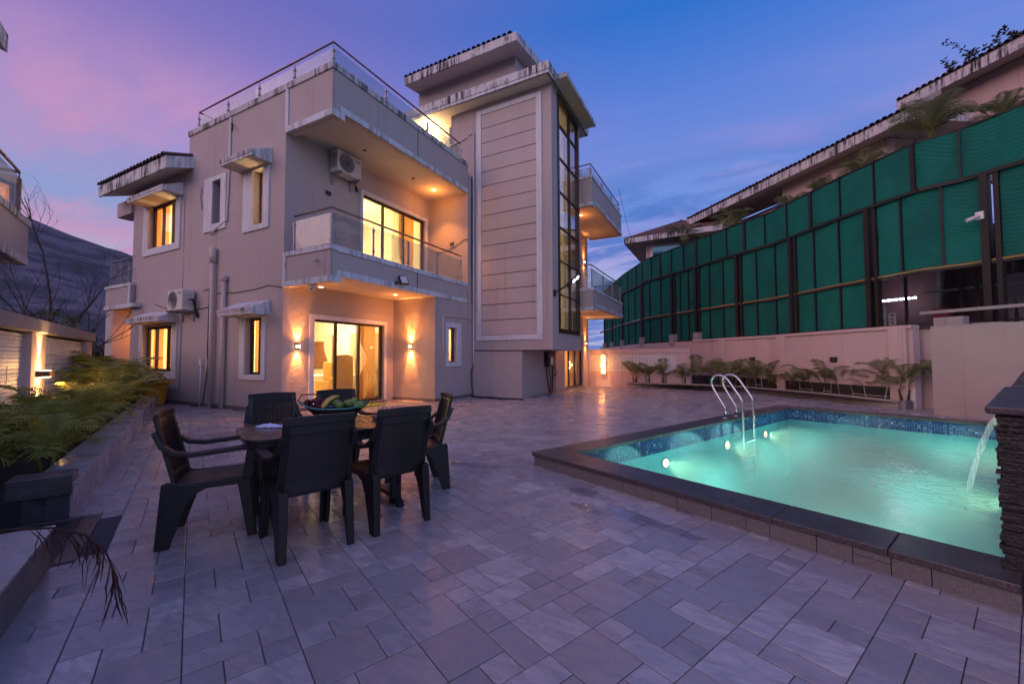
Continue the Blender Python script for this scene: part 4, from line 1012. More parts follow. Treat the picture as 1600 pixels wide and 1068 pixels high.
def ac_unit(loc, rz, lab):
    t_ = thing('air_conditioner', lab, 'air conditioner', loc, rz, 'outdoor air conditioner units')
    # local: x along the wall, -y outward
    mb = MB(); mb.box(-.40, .40, -.36, -.06, 0, .58); mb.build('casing', M['acw'], t_, bevel=.012, local=True)
    mb = MB(); mb.lathe([(0, 0), (.06, .0), (.22, .006), (.235, .015), (.245, .015), (.25, 0)], (0, 0, 0), 28)
    o = mb.build('fan_grille', M['grey'], t_, local=True); o.location = (-.10, -.362, .29); o.rotation_euler = (R(90), 0, 0)
    mb = MB()
    for k in range(1, 6): mb.tube([(.04*k*math.cos(a*math.pi/12), .04*k*math.sin(a*math.pi/12), .014) for a in range(25)], .003, 4)
    for a in range(8): mb.tube([(0, 0, .014), (.23*math.cos(a*math.pi/4), .23*math.sin(a*math.pi/4), .014)], .003, 4)
    g_ = mb.build('grille_wire', M['black'], o, local=True)
    mb = MB()
    for k in range(7): mb.box(-.404, -.400, -.32+.035*k, -.30+.035*k, .08, .50)
    for k in range(6): mb.box(.400, .404, -.33, -.10, .10+.07*k, .12+.07*k)
    mb.box(.20, .34, -.364, -.36, .44, .50); mb.build('vent_slot', M['grey'], t_, local=True, kind='stuff')
    for x in (-.3, .3):
        mb = MB(); mb.box(x-.02, x+.02, -.42, 0, -.05, -.001); mb.box(x-.02, x+.02, -.03, 0, -.3, -.05); mb.sweep([(x, -.36, -.05), (x, -.02, -.28)], .025, .01); mb.build('bracket', M['grey'], t_, local=True)
    mb = MB()
    for q in range(3):
        mb.tube([(.42, -.2+.02*q, .3), (.50+.03*q, -.16, .30), (.52, -.1, .12+.05*q), (.46, -.05, .02), (.5+.04*q, -.03, -.2)], .018, 6)
    mb.build('pipe_bundle', M['cable'], t_, local=True)
    return t_
ac_unit((-13.62, YF, 2.66), 0, 'white outdoor air conditioner by the ground floor windows on the left wall')
ac_unit((XW, 7.68, 6.28), R(90), 'white outdoor air conditioner high beside the upper balcony door')
# pipes on the left wall
def tb(name, pts, r, m, lab=None, n=8):
    mb = MB(); mb.tube(pts, r, n); return VP(mb, name, M[m])
tb('drain_pipe', [(-12.25, YF-.09, 0), (-12.25, YF-.09, 3.98)], .056, 'pvc', n=14); tb('pipe_socket', [(-12.25, YF-.09, 3.9), (-12.25, YF-.09, 4.3)], .080, 'pvc', n=14)
tb('drain_pipe', [(-11.72, YF-.07, 0), (-11.72, YF-.07, 3.42)], .055, 'pvc', n=12); tb('pipe_socket', [(-11.72, YF-.07, 3.36), (-11.72, YF-.07, 3.44), (-11.70, YF-.07, 3.5)], .08, 'pvc', n=12)
tb('water_pipe', [(-11.66, YF-.03, 7.78), (-11.69, YF-.03, 6.3), (-11.75, YF-.03, 5.0), (-12.2, YF-.05, 4.86), (-12.5, YF-.05, 4.72)], .025, 'pvcw')
tb('spout', [(-11.62, YF-.02, 7.62), (-11.5, YF-.1, 7.5), (-11.42, YF-.12, 7.46), (-11.42, YF-.12, 7.3)], .02, 'cable')
tb('conduit', [(-14.02, YF-.015, 6.15), (-14.02, YF-.015, .45)], .012, 'pvc')
tb('cable', [(-12.85, YF-.012, 3.2), (-12.55, YF-.012, 3.22), (-12.58, YF-.012, 1.4), (-12.52, YF-.012, 1.2), (-12.62, YF-.012, .7), (-12.75, YF-.012, .03)], .012, 'cable')
tb('cable', [(-15.6, YF-.012, 2.98), (-14.6, YF-.012, 2.74), (-13.3, YF-.012, 2.68), (-12.6, YF-.012, 2.72)], .010, 'cable')
tb('cable', [(-12.2, YF-.012, 3.07), (-11.3, YF-.012, 3.02), (-10.4, YF-.012, 3.04), (-9.9, YF-.012, 3.10), (XW-.03, YF-.012, 3.0)], .009, 'cable')
tb('wire_loop', [(-13.05, YF-.02, 6.15), (-13.1, YF-.03, 5.9), (-13.02, YF-.02, 5.5)], .008, 'cable')
mb = MB(); mb.box(-12.9, -12.8, YF-.06, YF, 1.12, 1.3); VP(mb, 'junction_box', M['white'])
tb('ground_pipe', [(-12.86, YF-.05, .0), (-12.8, YF-.05, 1.1)], .022, 'pvcw')
tb('drain_spout', [(-8.1, YF+.02, 3.52), (-8.12, YF-.12, 3.5), (-8.0, YF-.13, 3.48)], .025, 'pvc')
# white pipe run on the tower and beside the small window
tb('water_pipe', [(XB-.15, YT-.04, 9.1), (XB-.02, YT-.04, 9.16), (XB+.07, YT-.04, 9.12), (XB+.07, YT-.04, 1.4), (XB+.07, YT-.04, 1.05)], .024, 'pvcw')
tb('water_pipe', [(XB+.03, 10.1, 1.15), (XB+.03, 10.1, 2.62), (XB+.03, 11.75, 2.62)], .02, 'pvcw')
tb('water_pipe', [(-8.65, YT-.04, 8.9), (XB-.2, YT-.04, 9.05)], .022, 'pvcw')
tb('cable', [(XB+.07, YT-.03, 1.56), (-6.8, YT-.025, 1.54), (XT-.02, YT-.02, 1.535)], .012, 'cable')
tb('cable', [(XB+.06, YT-.04, 1.0), (XB+.02, YT-.1, .9), (XB+.05, YT-.12, .4), (XB+.08, YT-.1, .02)], .018, 'cable')
tb('cable', [(-8.9, 11.48, 5.0), (-8.3, 11.48, 5.1), (-7.8, 11.48, 5.35), (-7.66, 11.48, 5.3)], .01, 'cable')
mb = MB(); mb.box(XW, XW+.03, 7.2, 7.36, 5.66, 5.76); VP(mb, 'switch_box', M['black']); mb = MB(); mb.box(-8.4, -8.26, 11.46, 11.5, 5.2, 5.3); VP(mb, 'switch_box', M['black'])
# black hose along the tower foot
hs = MB(); pts = [(-7.55+.2*k+.03*math.sin(k*2), 11.55-.05*math.sin(k*1.3)-.02*k, .02) for k in range(11)]
hs.tube(pts, .022, 8); hs.tube([(x+.1, y-.12, .02) for x, y, z in pts[:8]], .022, 8)
tag(hs.build('garden_hose', M['cable']), 'black hose lying on the paving along the tower foot', 'hose')
# electric meter and cables
em = thing('meter_box', 'black electric meter box with hanging cables under the stair tower', 'meter box', (-5.78, 13.9, .9))
mb = MB(); mb.box(-5.8, -5.62, 13.62, 14.22, .98, 1.5); mb.build('casing', M['cable'], em, bevel=.02)
mb = MB(); mb.box(-5.62, -5.60, 13.80, 14.02, 1.05, 1.32); mb.build('meter_face', M['white'], em)
mb = MB(); mb.tube([(-5.72, 13.65, 1.0), (-5.70, 13.72, .5), (-5.68, 13.85, .04), (-5.66, 14.0, .03), (-5.7, 14.15, .1), (-5.72, 14.2, 1.0)], .028, 8)
mb.tube([(-5.7, 13.8, 1.0), (-5.66, 13.9, .5), (-5.68, 13.95, .04)], .02, 8); mb.tube([(-5.68, 14.2, .95), (-5.6, 14.34, .8), (-5.62, 14.3, .6), (-5.66, 14.2, .7)], .014, 8); mb.build('cable', M['cable'], em)
# solar lamp on an arm
sp = thing('solar_lamp', 'black solar street lamp on a slanting arm across the curtain window', 'lamp', (XT, 11.95, 3.3))
mb = MB(); mb.tube([(XT+.02, 11.9, 3.32), (-4.42, 12.35, 3.62)], .025, 8); mb.box(XT, XT+.05, 11.85, 11.97, 3.22, 3.42); mb.build('arm', M['cable'], sp)
d = V3((.30, .42, .40)).normalized(); s_ = V3((.25, -.55, .42)); s_ = (s_-d*s_.dot(d)).normalized(); n_ = d.cross(s_).normalized()
if n_.y > 0: n_ = -n_
c0 = V3((-4.42, 12.35, 3.62))
mb = MB(); mb.obox(c0+d*.30, d*.32, s_*.085, n_*.03); mb.build('lamp_head', M['cable'], sp, bevel=.01)
mb = MB(); mb.obox(c0+d*.28+n_*.031, d*.055, s_*.06, n_*.003); mb.build('led_panel', M['led'], sp)
mb = MB(); mb.obox(c0+d*.46+n_*.031, d*.055, s_*.06, n_*.003); mb.build('led_panel', M['led'], sp)
# floodlight and dome camera on the balcony
fl = thing('floodlight', 'small black framed floodlight with white face on the balcony edge', 'floodlight', (XB, 8.2, 3.3))
mb = MB(); mb.box(XB+.03, XB+.10, 8.02, 8.10, 3.24, 3.30); mb.obox((XB+.13, 8.25, 3.37), V3((.02, .0, .01)), V3((0, .15, .02)), V3((-.02, -.03, .11))); mb.build('casing', M['cable'], fl, bevel=.008)
mb = MB(); mb.obox((XB+.153, 8.248, 3.382), V3((.003, 0, .001)), V3((0, .12, .016)), V3((-.015, -.024, .085))); mb.build('lens', M['white'], fl)
dc = thing('dome_camera', 'small white dome camera hanging under the balcony corner', 'camera', (-8.4, 6.2, 3.0))
mb = MB(); mb.lathe([(0, 0), (.09, 0), (.09, -.05), (.06, -.06)], (-8.42, 6.2, 3.02), 16); mb.build('base', M['white'], dc)
mb = MB(); mb.lathe([(.07, -.06), (.065, -.12), (.04, -.16), (0, -.175)], (-8.42, 6.2, 3.02), 16); mb.build('dome', M['acw'], dc)
mb = MB(); mb.lathe([(.0, 0), (.022, .0), (.022, .02), (0, .02)], (-8.40, 6.135, 2.88), 10); mb.build('lens', M['black'], dc)
# door mat
mb = MB()
for k in range(7): mb.obox((-8.75+.0, 7.3+.19*k+.1, .012), (.24, 0, 0), (0, .09, 0), (0, 0, .008))
dm = tag(mb.build('door_mat', simple('green_mat', (.22, .30, .02), .95, nscale=60, var=.4, bump=.8)), 'yellow green doormat outside the patio door', 'doormat')
# yellow waste bins
for k, (x, y, lab) in enumerate(((-14.45, 5.55, 'yellow plastic bin with white paper on its lid, right one of two by the wall'), (-15.2, 5.62, 'yellow plastic bin half hidden by palms, left one of two by the wall'))):
    b = thing('waste_bin', lab, 'bin', (x, y, 0), .1*k, 'yellow bins')
    mb = MB(); n = 28
    for (rx, ry, z) in ((.01, .01, 0), (.34, .26, 0), (.36, .28, .1), (.42, .33, .52), (.44, .35, .53), (.44, .35, .57)):
        for i in range(n):
            a = 2*math.pi*i/n; e = (abs(math.cos(a))**4+abs(math.sin(a))**4)**-.25; mb.v.append((rx*e*math.cos(a), ry*e*math.sin(a), z))
    for j in range(5):
        for i in range(n): mb.f.append((j*n+i, j*n+(i+1) % n, (j+1)*n+(i+1) % n, (j+1)*n+i)); mb.sm.append(True); mb.mi.append(0); mb.rn.append(0)
    mb.build('tub', M['yellow'], b, local=True)
    mb = MB(); mb.prism([(-.46, -.37, .57), (.46, -.37, .57), (.46, .37, .60), (-.46, .37, .60)], (0, 0, .09)); mb.build('lid', M['yellow'], b, local=True, bevel=.04)
    if k == 0:
        mb = MB(); mb.prism([(-.2, -.40, .66), (.38, -.40, .66), (.34, .2, .69), (-.15, .15, .69)], (0, 0, .05)); mb.build('paper', M['white'], b, local=True, bevel=.02)

# ================================================================== BOUNDARY
# fence curve
FC = [V3(p) for p in ((-15.75, 47.7, 0), (-12.4, 40.8, 0), (-9.11, 33.84, 0), (-5.79, 26.89, 0), (-3.74, 23.25, 0), (-1.3, 20.74, 0), (.39, 19.0, 0), (1.64, 17.82, 0), (3.24, 15.26, 0), (4.41, 13.7, 0), (5.12, 13.36, 0), (6.4, 12.1, 0), (8.5, 10.0, 0))]
cum = [0]
for i in range(1, len(FC)): cum.append(cum[-1]+(FC[i]-FC[i-1]).length)
def FP(s, off=0.0, z=0.0):
    s = max(0, min(cum[-1]-1e-6, s)); i = max(k for k in range(len(cum)-1) if cum[k] <= s); f = (s-cum[i])/(cum[i+1]-cum[i])
    d = (FC[i+1]-FC[i]).normalized(); p = FC[i].lerp(FC[i+1], f); n = V3((-d.y, d.x, 0))   # n points out of the yard
    return p-V3((n.x, n.y, 0))*(-off)+ZA*z, d
def S_of(x, y):
    best = (1e9, 0); p = V3((x, y, 0))
    for i in range(len(FC)-1):
        e = FC[i+1]-FC[i]; t_ = max(0, min(1, (p-FC[i]).dot(e)/e.length_squared)); d = (FC[i]+e*t_-p).length
        if d < best[0]: best = (d, cum[i]+t_*e.length)
    return best[1]
fence = thing('screen_fence', 'tall curved steel fence clad in green shade net above the pink wall', 'fence', tuple(FC[6]+ZA*2.1))
def fbar(s0, s1, z, w, h, m, name, off=0):
    """rail following the curve"""
    mb = MB(); n = max(1, int((s1-s0)/1.2)); ss = sorted({s0+(s1-s0)*k/n for k in range(n+1)} | {c for c in cum if s0 < c < s1})
    for a, b in zip(ss, ss[1:]):
        p, _ = FP(a, off, z); q, _ = FP(b, off, z); d = (q-p).normalized(); nn = V3((-d.y, d.x, 0)); mb.obox((p+q)/2, d*((q-p).length/2+.005), nn*w/2, ZA*h/2)
    return mb.build(name, M[m], fence)
def fpost(s, z0, z1, w, d_, name='post', m='fpost', off=0):
    p, d = FP(s, off); nn = V3((-d.y, d.x, 0)); mb = MB(); mb.obox(p+ZA*(z0+z1)/2, d*w/2, nn*d_/2, ZA*(z1-z0)/2); return mb.build(name, M[m], fence)
posts = [S_of(*p) for p in ((-8.5, 32.57), (-7.25, 29.95), (-5.89, 27.1), (-4.07, 23.84), (-2.22, 21.69), (-1.06, 20.49), (.56, 18.84), (2.17, 16.97), (3.69, 14.66), (5.36, 13.07), (7.3, 11.2))]
for s in posts:
    fpost(s-.06, 2.0, 5.42, .13, .18, off=-.02); fpost(s+.13, 2.0, 5.42, .09, .14)
topv = [S_of(*p) for p in ((-9.6, 34.9), (-8.6, 32.8), (-7.7, 31), (-6.9, 29.2), (-6.1, 27.6), (-5.31, 26.04), (-4.55, 24.7), (-4.03, 23.77), (-3.42, 22.92), (-2.89, 22.38), (-2.26, 21.73), (-1.65, 21.1), (-1.05, 20.49), (-.43, 19.85), (.18, 19.22), (.81, 18.61), (1.45, 17.99), (2.05, 17.15), (2.61, 16.27), (3.19, 15.34), (3.78, 14.54), (4.35, 13.78), (5.05, 13.39), (5.9, 12.55), (6.7, 11.8), (7.5, 11.0))]
midv = []
for a, b in zip(posts, posts[1:]):
    k_ = 3
    for k in range(k_): midv.append((a+(b-a)*k/k_ + (.15 if k == 0 else 0), a+(b-a)*(k+1)/k_-(.10 if k == k_-1 else 0), k))
def net(a, b, z0, z1, nm='net_panel'):
    mb = MB(); nz, nx = 6, 4; vs = []
    for j in range(nz+1):
        for i in range(nx+1):
            s = a+(b-a)*i/nx; z = z0+(z1-z0)*j/nz
            bulge = .03*math.sin(math.pi*i/nx)*math.sin(math.pi*j/nz)+.035*noise.noise((s*1.7, z*1.9, 0)); p, _ = FP(s, .0, z); q, d = FP(s, 0); n = V3((-d.y, d.x, 0)); vs.append(p+n*bulge)
    mb.add(vs, [(j*(nx+1)+i, j*(nx+1)+i+1, (j+1)*(nx+1)+i+1, (j+1)*(nx+1)+i) for j in range(nz) for i in range(nx)], True)
    return mb.build(nm, M['net'], fence)
S0 = posts[0]-2; S1 = posts[-1]+.5
for k, (a, b) in enumerate(zip(topv, topv[1:])):
    net(a, b, 5.47, 6.68); fpost(a, 5.45, 6.70, .035 if k % 3 else .10, .05, 'stile', off=-.04)
for (a, b, k) in midv:
    net(a, b, 3.5, 5.42)
    if k: fpost(a, 3.5, 5.42, .045, .05, 'stile', off=-.04)
    if b < S_of(3.69, 14.66)+.05:
        net(a, b, 2.12, 3.42)
        if k: fpost(a, 2.12, 3.4, .045, .05, 'stile', off=-.04)
fbar(S0, S1, 6.70, .05, .05, 'fpost', 'top_rail'); fbar(S0, S1, 5.45, .10, .085, 'fpost', 'middle_rail', -.05)
fbar(S0, S1, 3.46, .045, .045, 'fyel', 'lower_rail', -.03); fbar(S0, S1, 3.40, .05, .06, 'fpost', 'lower_rail_shadow_bar', -.03)
fbar(S0, posts[8]+.1, 2.10, .08, .06, 'fpost', 'bottom_rail')
# chain link where the net is missing
mb = MB(); sa, sb = posts[8]+.15, posts[-1]; st = .075
def wire(s0, z0, s1, z1):
    p, _ = FP(s0, 0, z0); q, _ = FP(s1, 0, z1); d = (q-p); L = d.length/2; d.normalize(); n = V3((-d.y, d.x, 0)).normalized(); w = d.cross(n)
    mb.add([p+n*.0035, p+w*.0035, p-n*.0035, q+n*.0035, q+w*.0035, q-n*.0035], [(0, 1, 4, 3), (1, 2, 5, 4), (2, 0, 3, 5)])
s = sa-1.3
while s < sb:
    for sg in (1, -1):
        a, b = (s, s+1.3) if sg > 0 else (s+1.3, s)
        za, zb_ = 2.1, 3.4
        # clip to [sa,sb]
        def clip(a, za, b, zb_):
            for lo in (True, False):
                lim = sa if lo else sb
                if (a < lim) == lo and (b < lim) == lo and a != b: return None
                if (a < lim) == lo and a != lim: f = (lim-a)/(b-a); a, za = lim, za+(zb_-za)*f
                if (b < lim) == lo and b != lim: f = (lim-b)/(a-b); b, zb_ = lim, zb_+(za-zb_)*f
            return a, za, b, zb_
        r_ = clip(a, za, b, zb_)
        if r_ and abs(r_[0]-r_[2]) > .01: wire(r_[0], r_[1], r_[2], r_[3])
    s += st
mb.build('chain_link', M['fpost'], fence, kind='stuff')
fbar(posts[8]+.1, S1, 2.10, .05, .05, 'fpost', 'bottom_rail')
# CCTV camera on the fence post
cc = thing('security_camera', 'small white security camera on the fence post', 'camera', tuple(FP(posts[9]-.1, -.1, 4.45)[0]))
p, d = FP(posts[9]-.12, -.12, 4.5); n = V3((-d.y, d.x, 0))
mb = MB(); mb.obox(p, d*.07, n*.03, ZA*.09); mb.build('junction_box', M['white'], cc, bevel=.01)
mb = MB(); mb.tube([p-n*.03-ZA*.02, p-n*.12-d*.05-ZA*.05, p-n*.2-d*.14-ZA*.10], [.03, .045, .045], 10); mb.build('camera_body', M['acw'], cc)

# pink compound wall under the fence
cwall = thing('compound_wall', 'pink plastered compound wall with pilasters and rust streaks under the green fence', 'wall', tuple(FP(S_of(.56, 18.84), -.2)[0]))
sA, sB = S_of(-1.26, 20.4), S_of(4.35, 13.8)
WO = -.22
def wseg(mb, s0, s1, z0, z1, off, th):
    ss = sorted({s0, s1} | {c for c in cum if s0 < c < s1})
    for a, b in zip(ss, ss[1:]):
        p, _ = FP(a, off+th/2); q, _ = FP(b, off+th/2); d = (q-p).normalized(); n = V3((-d.y, d.x, 0)); mb.obox((p+q)/2+ZA*(z0+z1)/2, d*((q-p).length/2+.002), n*th/2, ZA*(z1-z0)/2)
mb = MB(); wseg(mb, sA, sB, 0, 2.0, WO, .2); mb.build('wall_body', M['wall2'], cwall)
mb = MB(); wseg(mb, sA, sB, 2.0, 2.09, WO-.05, .27); mb.build('coping', M['wall2'], cwall, bevel=.01)
for (x, y, w) in ((.1, 19.3, .30), (1.98, 17.28, .36), (4.15, 14.02, .42)):
    s = S_of(x, y); mb = MB(); wseg(mb, s-w/2, s+w/2, 0, 2.04, WO-.10, .12); mb.build('pilaster', M['wall2'], cwall, bevel=.008)
p, d = FP(S_of(3.1, 15.5), WO-.02, 1.22); n = V3((-d.y, d.x, 0)); mb = MB(); mb.obox(p, d*.11, n*.03, ZA*.07); mb.build('outlet_box', M['black'], cwall)
p, d = FP(S_of(1.05, 18.3), WO-.02, 1.22); mb = MB(); mb.obox(p, d*.10, n*.03, ZA*.07); mb.build('outlet_box', M['black'], cwall)
# crazy slate cladding at the foot: each stone its own piece with pale joints
mb = MB(); wseg(mb, sA-.1, sB+.02, .0, .50, WO-.03, .03); mb.build('joint_mortar', M['white'], cwall)
rz = random.Random(9); s = sA-.1; prev = (.0, .0)
while s < sB-.2:
    w = rz.uniform(.22, .42); lean = rz.uniform(-.12, .12); top = rz.random() < .3
    a0, a1 = s+prev[0]+.035, s+w-.0; b0, b1 = s+prev[1]+.035, s+w+lean
    def sp_(ss, z): q, d_ = FP(ss, WO-.062, z); return q
    zs = [(.0, .5)] if not top else [(.0, .24), (.265, .5)]
    for z0, z1 in zs:
        f0, f1 = z0/.5, z1/.5
        poly = [sp_(a0+(b0-a0)*f0, z0), sp_(a1+(b1-a1)*f0-.012, z0), sp_(a1+(b1-a1)*f1-.012, z1), sp_(a0+(b0-a0)*f1, z1)]
        q, d_ = FP(s, 0); m2 = MB(); m2.prism(poly, V3((-d_.y, d_.x, 0))*.03); m2.build('slate_stone', M['blackst'], cwall)
    prev = (0, lean); s += w
# recessed return and the right-hand wall
mb = MB(); p0, p1 = V3((4.25, 14.05, 0)), V3((4.72, 13.75, 0)); mb.prism([p0, p1, p1+V3((.15, .2, 0)), p0+V3((.15, .2, 0))], (0, 0, 1.98)); mb.build('wall_return', M['wall2'], cwall)
rw = thing('side_wall', 'plain grey pink wall rising behind the pool at right', 'wall', (4.13, 12.56, 0))
a, b = V3((4.13, 12.56, 0)), V3((9.0, 7.95, 0)); d = (b-a).normalized(); n = V3((-d.y, d.x, 0))
mb = MB(); mb.obox((a+b)/2+n*.12+ZA*.975, d*(b-a).length/2, n*.12, ZA*.975); mb.build('wall_body', plaster('grey_pink_plaster', (.42, .345, .33), .9), rw)
mb = MB(); k = 0; x = 0
L = (b-a).length
while x < L-.3:
    w = .25+.2*random.random(); h = .02+.03*random.random(); mb.obox(a+d*(x+w/2)+n*.12+ZA*(1.95+h/2), d*w/2, n*.115, ZA*h/2); x += w
mb.build('rough_top', M['conc'], rw)
mb = MB(); c = a+d*-.05+n*.35; mb.obox(c+ZA*2.06+d*.25, d*.25, n*.12, ZA*.12); tag(mb.build('concrete_block', M['conc'], bevel=.01), 'grey concrete block on top of the wall corner', 'block')
mb = MB(); mb.obox(a+d*2.2+n*.5+ZA*2.33, d*2.6, n*.04, ZA*.035); mb.obox(a+d*1.9+n*.5+ZA*2.1, d*.05, n*.04, ZA*.23); mb.obox(a+d*3.2+n*.5+ZA*2.1, d*.05, n*.04, ZA*.23)
tag(mb.build('pipe_rail', M['grey']), 'grey rail running over the right-hand wall', 'rail')
# low concrete footing and posts blocks seen left under the fence
fw_ = thing('foot_wall', 'low concrete foot wall under the far end of the green fence', 'wall', tuple(FP(posts[3], -.2)[0]))
mb = MB(); wseg(mb, posts[0]-1, sA, 0, 2.04, -.16, .3); mb.build('wall_body', M['wall2'], fw_)
for s in posts[:6]:
    mb = MB(); wseg(mb, s-.12, s+.22, 1.9, 2.42, -.2, .36); mb.build('pedestal', M['conc'], fw_)
# breeze block walls ----------------------------------------------------
def breeze_unit(s=.2, th=.08):
    """square vent block: frame with a diagonal cross and small holes left open"""
    mb = MB(); h = s/2; e = .014
    mb.box(-h, h, 0, th, -h, -h+e); mb.box(-h, h, 0, th, h-e, h); mb.box(-h, -h+e, 0, th, -h+e, h-e); mb.box(h-e, h, 0, th, -h+e, h-e)
    w = .022
    for sg in (1, -1):
        d = V3((1, 0, sg)).normalized(); u = V3((-sg, 0, 1)).normalized(); mb.obox((0, th*.45, 0), d*(h*1.38-e), (0, th*.4, 0), u*w)
    mb.box(-.03, .03, .01, th*.9, -.03, .03)
    return mb
def vent_unit(w=.22, hh=.17, th=.09):
    """block with a row of small dark round holes over vertical ribs"""
    mb = MB(); a, b = w/2-.002, hh/2-.002
    for z0, z1 in ((-b, -b+.040), (-.020, .020), (b-.040, b)): mb.box(-a, a, 0, th, z0, z1)
    for x in (-.95, -.33, .33, .95):
        for z0, z1 in ((-b+.040, -.020), (.020, b-.040)): mb.box(x*a-.017 if x > -.9 else -a, x*a+.017 if x < .9 else a, .006, th, z0, z1)
    return mb
# far wall
lw = thing('breeze_wall', 'low pink wall with a white breeze block band and planters, right of the villa', 'wall', (-3.5, 18.75, 0))
mb = MB(); mb.box(-5.69, -1.30, 18.75, 18.95, 0, .68); mb.box(-1.88, -1.30, 18.75, 18.95, .68, 1.48); mb.box(-5.69, -1.30, 18.72, 18.97, 1.48, 1.68); mb.build('wall_body', M['wall2'], lw, bevel=.005)
mb = MB(); mb.box(-5.69, -1.88, 18.86, 18.9, .68, 1.48); mb.build('shade_sheet', M['grout'], lw)  # dark sheet stands in for shade inside the open block holes
me = breeze_unit(.1575, .08).mesh('breeze_block', M['white']); inv = WM(lw).inverted()
nx = 24; sx = 3.81/nx
for i in range(nx):
    for j in range(5): o = inst(me, 'breeze_block', lw); o.matrix_basis = inv @ Matrix.Translation((-5.69+sx*(i+.5), 18.76, .68+.16*(j+.5))) @ Matrix.Diagonal((1.0, 1, 1.0, 1))
wl_ = thing('wall_light', 'long glowing wall light on the breeze block wall', 'wall light', (-5.0, 18.72, .96), group='up and down wall lights')
mb = MB(); mb.box(-5.12, -4.88, 18.60, 18.75, .93, .96); mb.build('casing', M['black'], wl_)
mb = MB(); mb.box(-5.11, -4.89, 18.69, 18.75, .55, 1.44); mb.build('backplate', M['white'], wl_)
for sg in (1, -1):
    lamp('SPOT', (-5, 18.62, .945+sg*.05), 60, (1, .60, .24), wl_, .02, aim=(0, .15, sg), spot=70, blend=.9); lamp('POINT', (-5, 18.45, .945+sg*.12), 9, LO, wl_, .04)
    mb = MB(); mb.box(-5.1, -4.9, 18.62, 18.67, .945+sg*.022-.005, .945+sg*.022+.005); mb.build('lamp_lens', M['lampb'], wl_)
# left wall in the court frame
vw = -5.4
lf = thing('garden_wall', 'left garden wall of white breeze blocks with thick weathered top beam', 'wall', tuple(P(-7, vw)))
mb = MB(); ub(mb, -11.6, 2.5, vw-.28, vw+.06, 1.76, 1.98); mb.build('top_beam', M['conc'], lf, bevel=.012)
for a, b in ((-11.55, -10.93), (-7.24, -6.40), (-2.6, -1.9), (1.6, 2.3)):
    mb = MB(); ub(mb, a, b, vw-.25, vw+.0, 0, 1.759); mb.build('pillar', M['wall2'], lf, bevel=.008)
mb = MB(); ub(mb, -11.6, 2.5, vw-.26, vw-.22, 0, 1.759); mb.build('shade_sheet', M['grout'], lf)  # dark colour in place of shade, behind holes open to outdoors
me = vent_unit().mesh('breeze_block', M['white']); rot = Matrix.Rotation(math.atan2(UX.y, UX.x), 4, 'Z') @ Matrix.Rotation(math.pi, 4, 'Z'); inv = WM(lf).inverted(); nb = 0
stb = MB()
for (a, b) in ((-10.93, -7.24), (-6.40, -2.6)):
    n = int((b-a)/.22)
    for j in range(9):
        for i in range(n):
            u = a+(b-a)*(i+.5)/n; z = .16+.1735*(j+.5)
            if z < .3: continue
            m4 = Matrix.Translation(P(u, vw-.10+random.uniform(-.004, .004), z)) @ rot @ Matrix.Diagonal(((b-a)/n/.22, 1, 1.02, 1))
            if nb < 299: o = inst(me, 'breeze_block', lf); o.matrix_basis = inv @ m4; nb += 1
wl2 = thing('wall_light', 'glowing wall light on the pillar of the left garden wall', 'wall light', tuple(P(-6.82, vw, 1.05)), group='up and down wall lights')
mb = MB(); ub(mb, -6.96, -6.68, vw, vw+.16, 1.0, 1.10); mb.build('casing', M['brown'], wl2)
for sg in (1, -1):
    lamp('SPOT', tuple(P(-6.82, vw+.10, 1.05+sg*.08)), 210, (1, .58, .22), wl2, .015, aim=tuple(VX*-.12+ZA*sg), spot=46, blend=.8)
    lamp('POINT', tuple(P(-6.82, vw+.25, 1.05+sg*.15)), 14, (1, .5, .16), wl2, .03)
    mb = MB(); ub(mb, -6.93, -6.71, vw+.03, vw+.13, 1.05+sg*.057-.004, 1.05+sg*.057+.004); mb.build('lamp_lens', M['lampb'], wl2)
# far cross wall and things beyond, left
bw = thing('back_wall', 'low pale wall beyond the porch column', 'wall', (-22, 8, 0))
mb = MB(); mb.box(-33, -17.5, 12.6, 12.8, 0, 1.35); mb.build('wall_body', M['wall2'], bw)
mb = MB(); mb.box(-33, -17.5, 12.56, 12.6, .35, 1.1)
mb.build('vent_band', M['white'], bw)
ys = MB(); ys.box(-32, -24, 17, 20, 1.0, 2.2); tag(ys.build('yellow_shed', M['ywall'], bevel=.05), 'bright yellow shed roof just showing beyond the wall', 'shed')


# ================================================================== PLANTERS
def soil_mb(poly, z, seed=0):
    mb = MB(); n = len(poly); c = sum((V3(p) for p in poly), V3())/n
    mb.add([tuple(c+ZA*(z+.04))]+[(p[0], p[1], z) for p in poly], [(0, 1+i, 1+(i+1) % n) for i in range(n)]); return mb
# right: curb following the compound wall
pl = thing('planter', 'long low concrete planter curb with palms in front of the pink wall', 'planter', (1.0, 17.0, 0))
cpts = [V3(p) for p in ((-3.9, 18.45, 0), (-2.6, 18.45, 0), (-1.3, 18.45, 0), (-.35, 17.95, 0), (.74, 17.32, 0), (1.8, 16.25, 0), (2.77, 15.08, 0), (3.30, 14.3, 0), (3.83, 13.36, 0), (4.10, 13.60, 0))]
for a, b in zip(cpts, cpts[1:]):
    L = (b-a).length; n = max(1, round(L/.62)); d = (b-a)/n
    for k in range(n):
        p, q = a+d*k, a+d*(k+1); dd = d.normalized(); nn = V3((-dd.y, dd.x, 0)); mb = MB()
        mb.obox((p+q)/2+nn*.05+ZA*.105, dd*(d.length/2-.003), nn*.05, ZA*.105); mb.build('curb_block', M['conc'] if b.x < 4.0 else M['curbt'], pl, bevel=.008)
